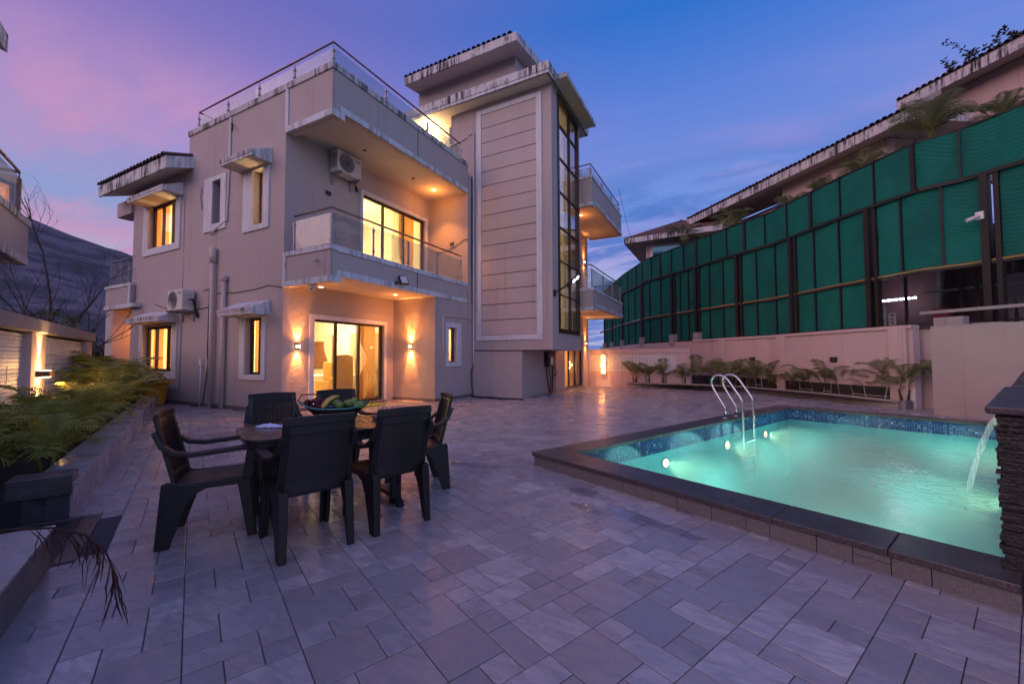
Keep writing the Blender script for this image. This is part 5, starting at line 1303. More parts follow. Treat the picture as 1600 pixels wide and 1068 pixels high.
inner_ = [(p.x, p.y) for p in cpts]+[(4.3, 13.95), (3.3, 15.4), (1.7, 17.8), (.4, 18.95), (-1.2, 20.4), (-1.3, 18.74), (-3.9, 18.74)]
soil_mb([(x, y, 0) for x, y in inner_], .15).build('soil', M['soil'], pl)
# left: tiled curb in the court frame
pl2 = thing('planter', 'long left planter with pale tiled curb full of palms', 'planter', tuple(P(-6, -4.2)))
u = -1.115; k = 0
while u > -14:
    w = [.42, .34, .42, .28, .42][k % 5]; mb = MB(); h = .27+.0*k; ub(mb, u-w+.007, u-.007, -4.19-(.0 if k % 3 else .004), -4.05-rz.uniform(0, .008), 0, h)
    mb.build('curb_tile', M['tile'], pl2, bevel=.003)
    mb = MB(); ub(mb, u-w+.005, u-.005, -4.34, -4.035-rz.uniform(0, .008), h+.001, h+.02); mb.build('cap_tile', M['tile'], pl2, bevel=.003); u -= w; k += 1
mb = MB(); ub(mb, -14, -1.12, -4.33, -4.072, -.1, .268); mb.build('curb_core', M['grout'], pl2)
mb = MB(); ub(mb, -1.22, -1.12, -5.3, -4.2, 0, .20); mb.build('end_curb', M['blackst'], pl2, bevel=.006)
mb = MB(); ub(mb, -1.34, -1.09, -4.42, -4.06, .20, .36); mb.build('corner_block', M['granite'], pl2, bevel=.006)
mb = MB(); ub(mb, -14, -1.22, -5.4, -4.34, -.2, .2); mb.build('soil', M['soil'], pl2)
pl3 = thing('planter', 'near left tiled planter curb in the bottom left corner', 'planter', tuple(P(1, -4.2)))
for (a, b) in ((-.04, .72), (.725, 1.5), (1.505, 2.3), (2.305, 3.1)):
    mb = MB(); ub(mb, a+.002, b-.002, -4.36, -3.98, .0, .24); mb.build('curb_tile', M['curbt'], pl3, bevel=.006)
    mb = MB(); ub(mb, a+.001, b-.001, -4.38, -3.96, .241, .26); mb.build('cap_tile', M['tile'], pl3, bevel=.003)
mb = MB(); ub(mb, -.04, .08, -5.4, -4.365, 0, .24); mb.build('end_curb', M['curbt'], pl3, bevel=.006)
mb = MB(); ub(mb, .08, 5, -5.4, -4.38, -.2, .18); mb.build('soil', M['soil'], pl3)
# sunken manhole cover
mh = thing('manhole', 'dark wet stone access cover between the two left planters', 'manhole cover', tuple(P(-.56, -4.4)))
mb = MB(); ub(mb, -1.08, -.05, -3.98, -3.87, -.02, .012); ub(mb, -1.11, -1.05, -5.2, -3.98, -.02, .012); ub(mb, -.09, -.03, -5.2, -3.98, -.02, .012); mb.build('frame', M['granite'], mh, bevel=.004)
mb = MB(); ub(mb, -1.045, -.095, -5.2, -3.985, -.05, .0); mb.build('cover', M['slate'], mh, bevel=.004)
# brick on the paving beside the curb
mb = MB(); ub(mb, -9.0, -8.7, -3.78, -3.62, 0, .06); tag(mb.build('loose_brick', M['curbt'], bevel=.005), 'loose flat brick lying on the paving by the left planter', 'brick')

# ================================================================== PALMS
def frond_mesh(L, n, droop, seed, m, width=.17, stemfrac=.22, th=.010):
    r = random.Random(seed); mb = MB(); pts = []; N = 12; ang = 1.15; p = V3((0, 0, 0)); step = L/N
    for k in range(N+1):
        pts.append(p.copy()); p = p+V3((math.cos(ang), 0, math.sin(ang)))*step; ang -= droop*(.35+1.3*k/N)/N
    mb.tube(pts, [th*(1-.8*k/N) for k in range(N+1)], 5, cap=False)
    for i in range(n):
        s = stemfrac+(1-stemfrac)*(i+.5)/n; f = s*N; k = min(N-1, int(f)); q = pts[k].lerp(pts[k+1], f-k); d = (pts[k+1]-pts[k]).normalized()
        ll = width*L*2.0*(math.sin(math.pi*min(1, (s-stemfrac)/(1-stemfrac)*.86+.14))**.7)*r.uniform(.85, 1.1)
        for sg in (1, -1):
            out = (V3((0, sg, 0))*.80+d*.62+V3((0, 0, .25-.1*s))).normalized(); w = d.cross(out).normalized(); wd = (.0135 if width < .2 else .017)*(L/.8)
            a = q; b = q+out*ll*.5+V3((0, 0, -.02*ll)); c = q+out*ll+V3((0, 0, -.30*ll*r.uniform(.6, 1.5)))
            side = d*wd
            mb.add([a-side*.4, a+side*.4, b+side*.9, b-side*.9, c], [(0, 1, 2, 3), (3, 2, 4)])
    return mb.mesh('frond', m)
FR = {'y': [frond_mesh(1.0, 16, d, s, M['palm'], width=.27) for s, d in ((1, 1.5), (2, 1.9), (3, 2.4), (4, 1.2))],
      'd': [frond_mesh(1.0, 22, d, s, M['palmo']) for s, d in ((5, 1.6), (6, 2.1), (7, 2.6), (8, 1.3))]}
def palm(loc, h, nf, kind, lab, seed, cat='palm', group='areca palms in the planters', stem=.25, lean=0):
    r = random.Random(seed); t_ = thing('palm', lab, cat, loc, r.uniform(0, 6), group)
    mb = MB(); ns = 3
    for k in range(ns):
        a = k*2.1+seed; x, y = .05*math.cos(a)*h, .05*math.sin(a)*h
        mb.tube([(x, y, -.05), (x*1.5, y*1.5, stem*h*.5), (x*2.0, y*2.0, stem*h)], [.022*h+.006, .016*h+.005, .012*h+.004], 6)
    mb.build('stem', M['palm'] if kind == 'y' else M['trunk'], t_, local=True)
    for k in range(nf):
        me = FR[kind][r.randint(0, 3)]; a = k*2.4+r.uniform(-.4, .4); sc_ = h*r.uniform(.62, .95)*(1.12 if kind == 'd' else .92); til = r.uniform(-.28, .34)
        if k < 2: til = -.38
        o = inst(me, 'frond', t_); b = k % ns; bx = .10*math.cos(b*2.1+seed)*h; by = .10*math.sin(b*2.1+seed)*h
        o.matrix_basis = Matrix.Translation((bx, by, stem*h*r.uniform(.7, 1))) @ Matrix.Rotation(a, 4, 'Z') @ Matrix.Rotation(til, 4, 'Y') @ Matrix.Scale(sc_, 4)
    return t_
# right planter palms: (pixel-free) positions along the bed
RP = [((-3.55, 18.6), .95, 'palm at the far left end of the right planter, in front of the breeze blocks'), ((-3.0, 18.62), .85, 'second palm of the right planter, before the breeze blocks'),
      ((-2.35, 18.6), .95, 'third palm of the right planter, before the breeze blocks'), ((-1.55, 18.6), .75, 'sparse low palm where the breeze blocks end'), ((-1.0, 18.9), 1.15, 'tall arching palm at the step of the pink wall'),
      ((-.2, 18.4), 1.1, 'bushy palm behind the ladder, left one'), ((.35, 18.2), .95, 'bushy palm behind the ladder, right one'), ((.9, 17.8), 1.0, 'palm below the small wall box, left of it'), ((1.45, 17.3), .85, 'thin palm right of the ladder'),
      ((2.0, 16.7), .75, 'small palm in the middle of the pink wall'), ((2.35, 16.3), .9, 'palm by the middle pilaster'), ((2.75, 15.75), 1.0, 'wide palm left of the outlet box'), ((3.05, 15.3), .9, 'palm under the outlet box'),
      ((3.5, 14.65), .65, 'low reddish palm near the end of the planter'), ((3.85, 14.25), 1.25, 'tallest palm near the end of the right planter'), ((4.0, 13.75), 1.05, 'last palm at the corner of the right planter')]
for i, ((x, y), h, lab) in enumerate(RP):
    palm((x, y, .17), h*1.12, 9 if h > .8 else 7, 'd', lab, 40+i)
LP_ = [(-1.7, -4.75, .95), (-2.1, -4.5, .8), (-2.5, -5.0, 1.15), (-3.0, -4.62, .9), (-3.5, -4.95, 1.25), (-3.9, -4.6, .9), (-4.5, -4.95, 1.3), (-5.0, -4.6, 1.0), (-5.6, -4.95, 1.25), (-6.2, -4.6, 1.0), (-6.9, -4.85, 1.15), (-7.7, -4.65, 1.2), (-8.5, -4.85, 1.6), (-9.3, -4.6, 1.35), (-10.1, -4.9, 1.8), (-10.9, -4.6, 1.4)]
LL = ['nearest palm of the left planter, beside the dark corner block', 'short palm overhanging the start of the left curb', 'palm against the left wall near the manhole', 'low spreading palm third along the left curb', 'large palm before the near breeze panel', 'drooping palm over the middle of the curb', 'tall palm before the near breeze panel, farther one', 'arching palm over the curb past the middle', 'palm just left of the lit pillar', 'yellow green palm on the curb below the lit pillar', 'palm lit golden under the pillar light', 'palm just beyond the lit pillar', 'dense palm before the far breeze panel', 'palm near the yellow bins, curb side', 'tallest palm at the far end of the left planter', 'last palm of the left planter near the bins']
for i, ((u, v, h), lab) in enumerate(zip(LP_, LL)):
    p = P(u, v+(.12 if v > -4.7 else 0), .2); palm(tuple(p), h*((.84 if v > -4.7 else .62) if u > -7.5 else .84), 13, 'y', lab, 80+i)
for i, (u, v, h, lab) in enumerate(((.35, -4.75, .62, 'low palm in the near left corner planter'), (1.0, -4.8, .7, 'palm at the left picture edge, nearest the viewer'))):
    p = P(u, v, .18); palm(tuple(p), h, 8, 'y', lab, 140+i)
# drooping dry frond in the lower left
df_ = thing('dry_frond', 'dry brown palm frond drooping over the near left planter curb', 'frond', (-3.25, .74, .3))
pts = [V3((-3.30, .42, .46)), V3((-3.05, .60, .50)), V3((-2.86, .74, .50)), V3((-2.74, .82, .46)), V3((-2.66, .87, .38)), V3((-2.61, .89, .27)), V3((-2.60, .89, .16))]
mb = MB(); mb.tube(pts, [.006, .006, .005, .005, .004, .003, .002], 6); mb.build('rachis', M['dry'], df_)
mb = MB(); rz = random.Random(2)
for k in range(40):
    s = 1.6+4.2*k/40; i = min(5, int(s)); q = pts[i].lerp(pts[i+1], s-i); d = (pts[i+1]-pts[i]).normalized()
    o1 = V3((rz.uniform(-1, 1), rz.uniform(-1, 1), 0)).normalized(); L = rz.uniform(.10, .22)
    a = q; b = q+o1*L*.22+V3((0, 0, -L*.45))+d*.02; c = q+o1*L*.30+V3((0, 0, -L))+d*.02+V3((rz.uniform(-.02, .02), rz.uniform(-.02, .02), 0)); w = o1.cross(ZA)*.0045
    mb.add([a-w*.5, a+w*.5, b+w, b-w, c+w*.2, c-w*.2], [(0, 1, 2, 3), (3, 2, 4, 5)])
mb.build('leaflet', M['dry'], df_, kind='stuff')

# ================================================================== FURNITURE
def make_chair(lab, loc, rz):
    c = thing('plastic_chair', lab, 'chair', loc, rz, 'dark plastic armchairs around the table')
    # seat
    mb = MB(); n = 6; vs = []
    for j in range(n+1):
        for i in range(n+1):
            x = -.215+.43*i/n; y = -.20+.44*j/n; z = .425-.018*math.sin(math.pi*i/n)*math.sin(math.pi*j/n)+.012*(j/n); vs.append((x*(1+.06*j/n), y, z))
    fs = [(j*(n+1)+i, j*(n+1)+i+1, (j+1)*(n+1)+i+1, (j+1)*(n+1)+i) for j in range(n) for i in range(n)]
    mb.add(vs, fs, True); mb.add([(x, y, z-.018) for x, y, z in vs], [f[::-1] for f in fs], True)
    mb.box(-.225, .225, .22, .25, .385, .437); mb.box(-.235, -.205, -.2, .23, .385, .43); mb.box(.205, .235, -.2, .23, .385, .43); mb.box(-.21, .21, -.215, -.19, .385, .425)
    mb.build('seat', M['plastic'], c, local=True, bevel=.005)
    # back: frame and woven slats, leaning back, slightly curved
    def bp(x, t_): return V3((x*(1-.05*t_), -.205-.125*t_-.03*(1-(x/.23)**2)+.02, .40+.50*t_))
    mb = MB()
    for sg in (1, -1):
        mb.sweep([bp(sg*.215, s/6) for s in range(7)], .048, .026, (1, 0, 0))
    top = [bp(-.238+.476*k/8, 1.0-.018*abs(k-4)/4) for k in range(9)]
    mb.sweep(top, .026, .06); mb.sweep([bp(-.2+.4*k/8, .88) for k in range(9)], .022, .07); mb.sweep([bp(-.2+.4*k/8, .10) for k in range(9)], .022, .09)
    bb = mb.build('backrest', M['plastic'], c, local=True, bevel=.006)
    mb = MB()
    for k in range(15):
        x = -.19+.38*k/14; mb.sweep([bp(x, .12+.76*s/4) for s in range(5)], .0215, .004, (1, 0, 0))
    for k in range(26):
        t_ = .15+.70*k/25; mb.sweep([bp(-.2+.4*s/6, t_) for s in range(7)], .010, .0112)
    mb.build('woven_slat', M['plastic'], bb, local=True, kind='stuff')
    for sg in (1, -1):
        x0 = sg*.21; dx = sg*.03
        mb = MB(); mb.prism([(x0, .165, .43), (x0, .25, .43), (x0, .292, 0), (x0, .238, 0)], (dx, 0, 0)); mb.prism([(x0-sg*.035, .236, .43), (x0-sg*.03, .272, 0), (x0, .272, 0), (x0, .236, .43)], (0, .02, 0)); mb.build('front_leg', M['plastic'], c, local=True, bevel=.006)
        mb = MB(); mb.prism([(x0, -.245, .45), (x0, .02, .40), (x0, -.07, .355), (x0, -.13, .27), (x0, -.17, .15), (x0, -.215, 0), (x0, -.29, 0), (x0, -.27, .2)], (dx, 0, 0)); mb.prism([(x0+sg*.029, -.268, .44), (x0-sg*.034, -.268, .44), (x0-sg*.018, -.298, 0), (x0+sg*.029, -.298, 0)], (0, .03, 0)); mb.build('rear_leg', M['plastic'], c, local=True, bevel=.006)
        xa = sg*.235
        mb = MB(); mb.sweep([(xa-sg*.012, -.315, .80), (xa, -.27, .70), (xa+sg*.012, -.20, .648), (xa+sg*.02, -.10, .632), (xa+sg*.022, .05, .642), (xa+sg*.022, .20, .655), (xa+sg*.018, .262, .652), (xa+sg*.012, .285, .632)], [.04, .055, .062, .066, .068, .068, .064, .058], .032, (1, 0, 0))
        mb.prism([(sg*.225, .20, .42), (sg*.225, .262, .42), (sg*.235, .285, .64), (sg*.235, .225, .645)], (sg*.03, 0, 0)); mb.build('armrest', M['plastic'], c, local=True, bevel=.006)
    return c
def fa(deg): return R(deg-90)
ch0 = make_chair('dark plastic armchair nearest the viewer, its woven back to the camera, left of the pair', (-2.70, 1.96, 0), fa(159.5))
for (lab, loc, a) in (('dark plastic armchair with its back to the camera, right of the pair', (-2.49, 2.53, 0), 161.6),
                      ('dark plastic armchair at the left end of the table, seen side on', (-3.47, 1.745, 0), 55.6),
                      ('dark plastic armchair at the right end of the table, seen from its side', (-2.83, 3.30, 0), 230),
                      ('dark plastic armchair behind the table facing the viewer, left one by the napkin', (-4.12, 2.66, 0), -22),
                      ('dark plastic armchair behind the fruit boat, mostly hidden', (-3.90, 3.32, 0), -20)):
    copy_tree(ch0, loc, fa(a), label=lab)
TA = R(67); tx, ty = V3((math.cos(TA), math.sin(TA), 0)), V3((-math.sin(TA), math.cos(TA), 0)); TCn = V3((-3.07, 2.49, 0))
tbl = thing('plastic_table', 'dark plastic garden table with rounded corners and chairs around', 'table', tuple(TCn), TA)
def rrect(w, h, r, n=5):
    pts = []
    for cx, cy, a0 in ((w-r, h-r, 0), (-w+r, h-r, 90), (-w+r, -h+r, 180), (w-r, -h+r, 270)):
        for k in range(n+1): a = R(a0+90*k/n); pts.append((cx+r*math.cos(a), cy+r*math.sin(a)))
    return pts
mb = MB(); mb.prism([(x, y, .695) for x, y in rrect(.70, .40, .17)], (0, 0, .025)); mb.prism([(x, y, .66) for x, y in rrect(.685, .385, .16)], (0, 0, .035)); mb.build('tabletop', simple('table_resin', (.028, .024, .027), .26, nscale=9, var=.12), tbl, local=True, bevel=.006)
for sx in (1, -1):
    for sy in (1, -1):
        mb = MB(); x, y = sx*.46, sy*.26; mb.prism([(x-.045, y-.03, .66), (x+.045, y-.03, .66), (x+.045, y+.03, .66), (x-.045, y+.03, .66)], (0, 0, -.62)); mb.build('leg', M['plastic'], tbl, local=True, bevel=.01)
    mb = MB(); pts = [(sx*.46, -.38, .01), (sx*.46, -.30, .05), (sx*.46, -.15, .065), (sx*.46, .15, .065), (sx*.46, .30, .05), (sx*.46, .38, .01)]; mb.sweep(pts, .07, .03, (1, 0, 0)); mb.build('foot_bar', M['plastic'], tbl, local=True, bevel=.008)
def TP(x, y, z=.7205): return TCn+tx*x+ty*y+ZA*z
# fruit boat
fb_c = TP(.06, .16); ax = (V3((.50, .30, 0))).normalized(); ay = V3((-ax.y, ax.x, 0))
fb = thing('fruit_basket', 'long dark boat shaped dish with turquoise rim heaped with fruit and vegetables', 'basket', tuple(fb_c))
mb = MB(); n = 24; vs = []
def boat(s, t_, zz, k): return fb_c+ax*(s*k)+ay*(t_*k)+ZA*zz
rows_ = []
for (k, zz) in ((.45, .0), (.72, .035), (1.0, .11), (1.03, .125), (.96, .122), (.66, .045), (.40, .02)):
    rows_.append([fb_c+ax*(.29*k*math.cos(2*math.pi*i/n))+ay*(.115*k*math.sin(2*math.pi*i/n))+ZA*(zz+(.055*abs(math.cos(2*math.pi*i/n))**4 if zz > .03 else 0)) for i in range(n)])
vs = [v for r_ in rows_ for v in r_]; mb.add(vs, [(j*n+i, j*n+(i+1) % n, (j+1)*n+(i+1) % n, (j+1)*n+i) for j in range(6) for i in range(n)], True); mb.build('bowl', M['plastic'], fb)
mb = MB(); mb.tube(rows_[3]+[rows_[3][0]], .006, 6); mb.build('rim', simple('turquoise_rim', (.04, .30, .32), .4), fb)
mb = MB(); mb.tube([fb_c-ax*.30+ay*.0+ZA*.15, fb_c-ax*.34+ZA*.20, fb_c-ax*.31+ZA*.245, fb_c-ax*.20+ay*.02+ZA*.25, fb_c-ax*.17+ay*.02+ZA*.23], .007, 6); mb.build('handle', M['wood'], fb)
def blob(name, c, r, m, sc_=(1, 1, 1), rz_=0, lab=None, cat='fruit', grp=None):
    mb = MB(); n = 10; mb.lathe([(r*math.sin(math.pi*k/8)+.0001, -r*math.cos(math.pi*k/8)) for k in range(9)], (0, 0, 0), n)
    o = mb.build(name, m); o.matrix_basis = Matrix.Translation(c) @ Matrix.Rotation(rz_, 4, 'Z') @ Matrix.Diagonal((*sc_, 1)); return tag(o, lab, cat, grp)
mg = simple('green_fruit', (.12, .22, .05), .45); mr = simple('red_grape', (.10, .012, .03), .25); my = simple('yellow_banana', (.55, .36, .08), .5); mbk = simple('dark_grape', (.02, .012, .02), .3)
rz = random.Random(8)
GA_ = ['touching the bananas', 'second after the bananas', 'third after the bananas', 'fourth along, near the middle', 'fifth along, mid heap', 'sixth along, toward the herbs', 'seventh along, toward the herbs', 'next to last before the herbs', 'beside the herb sprigs at the right tip']
for k in range(9):
    s = -.02+.033*k; blob('green_apple', tuple(fb_c+ax*(s)+ay*rz.uniform(-.05, .06)+ZA*(.14+rz.uniform(0, .05))), .038, mg, lab='green apple in the boat dish, ' + GA_[k], grp='green fruit in the dish')
gr = thing('red_grapes', 'bunch of dark red grapes at the left end of the boat dish', 'grapes', tuple(fb_c-ax*.2+ZA*.14))
mb = MB()
for k in range(34):
    c = fb_c-ax*(.19+rz.uniform(-.07, .07))+ay*rz.uniform(-.05, .05)+ZA*(.135+rz.uniform(0, .07)); r = .0165
    mb.lathe([(r*math.sin(math.pi*q/4)+.0001, -r*math.cos(math.pi*q/4)) for q in range(5)], tuple(c), 7)
mb.build('grape', mr, gr, kind='stuff')
bn = thing('banana_bunch', 'bunch of pale yellow bananas in the middle of the boat dish', 'bananas', tuple(fb_c+ZA*.16))
for k in range(5):
    a = -.5+.25*k; mb = MB(); b0 = fb_c+ax*.04-ay*.02+ZA*.235; dr = (-ax*math.cos(a)*.7-ay*(.7-.1*k)).normalized()
    mb.tube([b0, b0+dr*.05-ZA*.005, b0+dr*.10-ZA*.03, b0+dr*.135-ZA*.07, b0+dr*.15-ZA*.10], [.006, .015, .017, .015, .006], 8); mb.build('banana', my, bn)
mb = MB()
for k in range(60):
    e = 1 if k % 3 else -1; c = fb_c+ax*e*rz.uniform(.2, .38)+ay*rz.uniform(-.08, .08)+ZA*rz.uniform(.15, .21); d = V3((rz.uniform(-1, 1), rz.uniform(-1, 1), rz.uniform(-.2, 1))).normalized(); w = d.cross(V3((.3, .4, .5))).normalized()*.006
    if e < 0: d.z = -abs(d.z)*.7; c = fb_c-ax*rz.uniform(.3, .4)+ay*rz.uniform(-.05, .05)+ZA*rz.uniform(.10, .2)
    mb.add([c-w, c+w, c+d*.06+w*.4, c+d*.06-w*.4], [(0, 1, 2, 3)])
hh = tag(mb.build('herb_sprigs', leaf('herb_leaf', (.06, .10, .03), (.20, .15, .06))), 'loose green and brown herb sprigs spilling from both ends of the boat dish', 'herbs'); hh['kind'] = 'stuff'
# tray with glasses
tc_ = TP(.52, .0); tr_ = thing('serving_tray', 'grey rimmed tray on the right end of the table carrying glasses', 'tray', tuple(tc_))
mb = MB(); mb.obox(tc_+ZA*.01, tx*.14, ty*.10, ZA*.008)
for (a, b, c, d) in ((.14, 0, .006, .10), (-.14, 0, .006, .10), (0, .10, .14, .006), (0, -.10, .14, .006)): mb.obox(tc_+tx*a+ty*b+ZA*.022, tx*c, ty*d, ZA*.016)
mb.build('tray_body', simple('grey_tray', (.20, .20, .25), .35), tr_, bevel=.004)
for k, (a, b) in enumerate(((-.08, .04), (-.02, -.03), (.05, .03), (.09, -.04), (-.09, -.05))):
    c = tc_+tx*a+ty*b+ZA*.019; mb = MB(); mb.lathe([(0, 0), (.026, 0), (.031, .10), (.029, .10), (.024, .006), (0, .006)], tuple(c), 16)
    tag(mb.build('drinking_glass', M['glass']), 'clear drinking glass on the grey tray, ' + ['at its left back corner', 'front row, near the middle', 'back row, right of the middle', 'at its right front corner', 'at its left front corner'][k], 'glass', 'glasses on the tray')
# napkin, bowl
nc = TP(-.42, .19); mb = MB(); nn_ = 12; vs = []
for j in range(7):
    for i in range(nn_+1):
        s = i/nn_; t_ = j/6; w = .10*(s**.8)*(1.05-s*.35); p = nc+tx*(-.14+.20*s)*1.0+ty*((t_-.5)*w*1.6+.05-.09*s); vs.append(tuple(p+ZA*(.004+.028*math.sin(math.pi*t_)*math.sin(math.pi*min(1, s*.9+.1))+.006*noise.noise((i*.9, j*1.3, 0)))))
mb.add(vs, [(j*(nn_+1)+i, j*(nn_+1)+i+1, (j+1)*(nn_+1)+i+1, (j+1)*(nn_+1)+i) for j in range(6) for i in range(nn_)], True)
tag(mb.build('napkin', simple('pale_blue_cloth', (.55, .60, .80), .9)), 'folded pale blue napkin on the left end of the table', 'napkin')
mb = MB(); mb.lathe([(0, 0), (.04, 0), (.06, .03), (.055, .03), (.036, .006), (0, .006)], tuple(TP(-.22, .24)), 18); tag(mb.build('small_bowl', M['wood']), 'small brown bowl beside the napkin', 'bowl')
# fallen leaf
mb = MB(); c = V3((-3.28, 1.90, 0)); mb.add([c+V3((-.03, 0, .005)), c+V3((0, -.018, .012)), c+V3((.03, 0, .003)), c+V3((0, .02, .03)), c+V3((.01, .0, .045))], [(0, 1, 2, 3), (1, 2, 4)]); tag(mb.build('fallen_leaf', M['dry']), 'single curled dry leaf on the paving under the left chair', 'leaf')

# ================================================================== NEIGHBOURS
def nb_house(lab, o, d, parts):
    pass
# long neighbour house behind the green fence
HD = V3((math.cos(R(131.3)), math.sin(R(131.3)), 0)); HN = V3((HD.y, -HD.x, 0)); HO = V3((5.6, 18.2, 0))      # along, outward to the yard is -HN
nh = thing('neighbour_house', 'long pink neighbour house with weathered sloping roofs behind the green fence', 'house', tuple(HO))
HN = V3((math.sin(R(131.3)), -math.cos(R(131.3)), 0))    # away from the yard
def H(a, b, z=0): return HO+HD*a+HN*b+ZA*z
def hb_(mb, a0, a1, b0, b1, z0, z1): return mb.obox(H((a0+a1)/2, (b0+b1)/2, (z0+z1)/2), HD*(a1-a0)/2, HN*(b1-b0)/2, ZA*(z1-z0)/2)
def hroof(a0, a1, b0, b1, z, th, s, trim=.0):
    mb = MB(); q = [H(a0, b0, z), H(a0, b1, z+(b1-b0)*s), H(a0, b1, z+th+(b1-b0)*s), H(a0, b0, z+th)]; mb.prism(q, HD*(a1-a0)); return mb
mb = MB(); hb_(mb, 1.1, 5.5, .8, 1.0, 1.0, 9.38); hb_(mb, 1.1, 1.3, 1.0, 3.2, 1.0, 9.4); hb_(mb, 5.3, 5.5, 1.0, 3.2, 1.0, 9.4); mb.build('wall', M['wall2'], nh)
mb = MB(); hb_(mb, 5.5, 11.2, 3.2, 3.4, 1.0, 9.6); mb.build('recessed_wall', M['wall2'], nh)
hroof(.0, 11.3, .06, 3.2, 9.30, .10, .12).build('soffit', M['soffit'], nh)
hroof(.0, 11.35, .0, .06, 9.28, .36, 0).build('fascia', M['fascia'], nh)
hroof(-.05, -.001, .0, 3.2, 9.29, .34, .12).build('fascia', M['trim'], nh); hroof(11.3, 11.35, .06, 3.2, 9.29, .34, .12).build('fascia', M['trim'], nh)
hroof(-.05, 11.35, .02, 3.2, 9.64, .05, .12).build('roof_deck', M['rooft'], nh)
mb = MB(); hb_(mb, 5.5, 9.0, .8, 1.0, 6.2, 8.45); mb.build('balcony_parapet', M['wall2'], nh)
inv = WM(nh).inverted(); me = bpy.data.meshes['roof_tile']
sl3 = Matrix(((HD.x, HN.x, 0, 0), (HD.y, HN.y, 0, 0), (0, 0, 1, 0), (0, 0, 0, 1)))
mt = MB(); 
pan = MB(); n = 6
for i in range(0, 56):
    o = inst(me, 'roof_tile', nh); o.matrix_basis = inv @ Matrix.Translation(H(i*.204, -.06, 9.66+random.uniform(-.01, .02))) @ sl3
# upper storey volume
mb = MB(); hb_(mb, -9.0, .8, 3.5, 3.7, 8, 11.25); hb_(mb, .6, .8, 3.7, 6, 8, 11.3); mb.build('upper_wall', M['wall2'], nh)
hroof(-9, 1.9, 2.76, 6, 11.2, .10, .12).build('soffit', M['soffit'], nh); hroof(-9, 1.95, 2.7, 2.76, 11.16, .36, 0).build('fascia', M['fascia'], nh); hroof(1.9, 1.95, 2.76, 6, 11.18, .34, .12).build('fascia', M['trim'], nh)
hroof(-9, 1.95, 2.72, 6, 11.53, .06, .12).build('roof_deck', M['rooft'], nh)
for i in range(0, 44):
    o = inst(me, 'roof_tile', nh); o.matrix_basis = inv @ Matrix.Translation(H(1.85-i*.204, 2.66, 11.56+random.uniform(-.01, .02))) @ sl3
# glazed balustrade at the corner of the lower roof
mb = MB(); hb_(mb, -.9, -.05, .10, .14, 9.6, 10.0); mb.build('glass_panel', M['glassr'], nh)
# small house with hipped roof
sh = thing('small_house', 'small house with red brown hipped roof and blue window beyond the fence', 'house', (-3.5, 27, 0))
mb = MB(); cx, cy, z0 = -2.2, 27.4, 8.25; e = 3.1
A = [V3((cx-e, cy-2.2, z0)), V3((cx+e, cy-2.6, z0)), V3((cx+e, cy+e, z0)), V3((cx-e, cy+e, z0))]; ap = V3((cx-.1, cy+.3, z0+1.35))
mb = MB(); mb.add([p+ZA*.28 for p in A]+[ap+ZA*.28], [(0, 1, 4), (1, 2, 4), (2, 3, 4), (3, 0, 4)])
for i in range(26):     # tile courses as raised ribs
    f = i/25; p = (A[0]+ZA*.28).lerp(A[1]+ZA*.28, f); q = p.lerp(ap+ZA*.28, .97); mb.tube([p, q], .035, 5, cap=False)
mb.tube([A[0]+ZA*.3, ap+ZA*.33], .07, 6); mb.tube([A[1]+ZA*.3, ap+ZA*.33], .07, 6); mb.lathe([(0, .2), (.12, .05), (.14, 0)], tuple(ap+ZA*.28), 8)
mb.build('roof', M['rooftr'], sh)
mb = MB(); 
for k in range(4):
    a, b = A[k], A[(k+1) % 4]; d = (b-a).normalized(); n = V3((d.y, -d.x, 0)); mb.obox((a+b)/2+ZA*.14, d*(b-a).length/2, n*.05, ZA*.15)
mb.build('fascia', M['fascia'], sh); mb = MB(); mb.add([p+ZA*.0 for p in A], [(0, 3, 2, 1)]); mb.build('soffit', M['soffit'], sh)
mb = MB(); wy = cy-1.4; mb.box(cx-2.0, cx+2.6, wy, cy+2.6, 1, z0-.01); mb.build('wall', M['wall2'], sh)
mb = MB(); mb.box(cx-1.75, cx-1.6, wy-.05, wy, 4.5, z0-.12); mb.box(cx-1.6, cx+1.3, wy-.05, wy, z0-.24, z0-.12); mb.build('window_frame', M['white'], sh)
mb = MB(); mb.box(cx-1.6, cx+1.2, wy-.03, wy-.002, 4.5, z0-.24); mb.build('pane', simple('blue_reflecting_glass', (.02, .12, .2), .06, .5), sh)
# left neighbour: balcony corner and roof tip
nl = thing('left_neighbour_house', 'corner of the left neighbour house with glass railed balcony over the garden wall', 'house', tuple(P(-6, -7)))
mb = MB(); ub(mb, -7.85, -3, -5.95, -5.8, 3.1, 3.80); ub(mb, -7.85, -7.70, -9.5, -5.95, 3.1, 3.80); mb.build('parapet', M['wall'], nl)
mb = MB(); ub(mb, -7.88, -3, -5.98, -5.77, 3.80, 3.92); ub(mb, -7.88, -7.67, -9.5, -5.98, 3.80, 3.92); ub(mb, -7.86, -3, -5.96, -5.785, 3.06, 3.2); mb.build('coping', M['coping'], nl, bevel=.006)
mb = MB(); ub(mb, -7.8, -3, -9.5, -5.96, 3.05, 3.2); mb.build('balcony_slab', M['soffit'], nl)
pts = [P(-3, -5.85), P(-5.6, -5.85), P(-7.45, -5.85), P(-7.45, -9)]
hr = MB(); hr.tube([p+ZA*4.70 for p in pts], .03, 8); hr = hr.build('handrail', M['rail'], nl)
mb = MB()
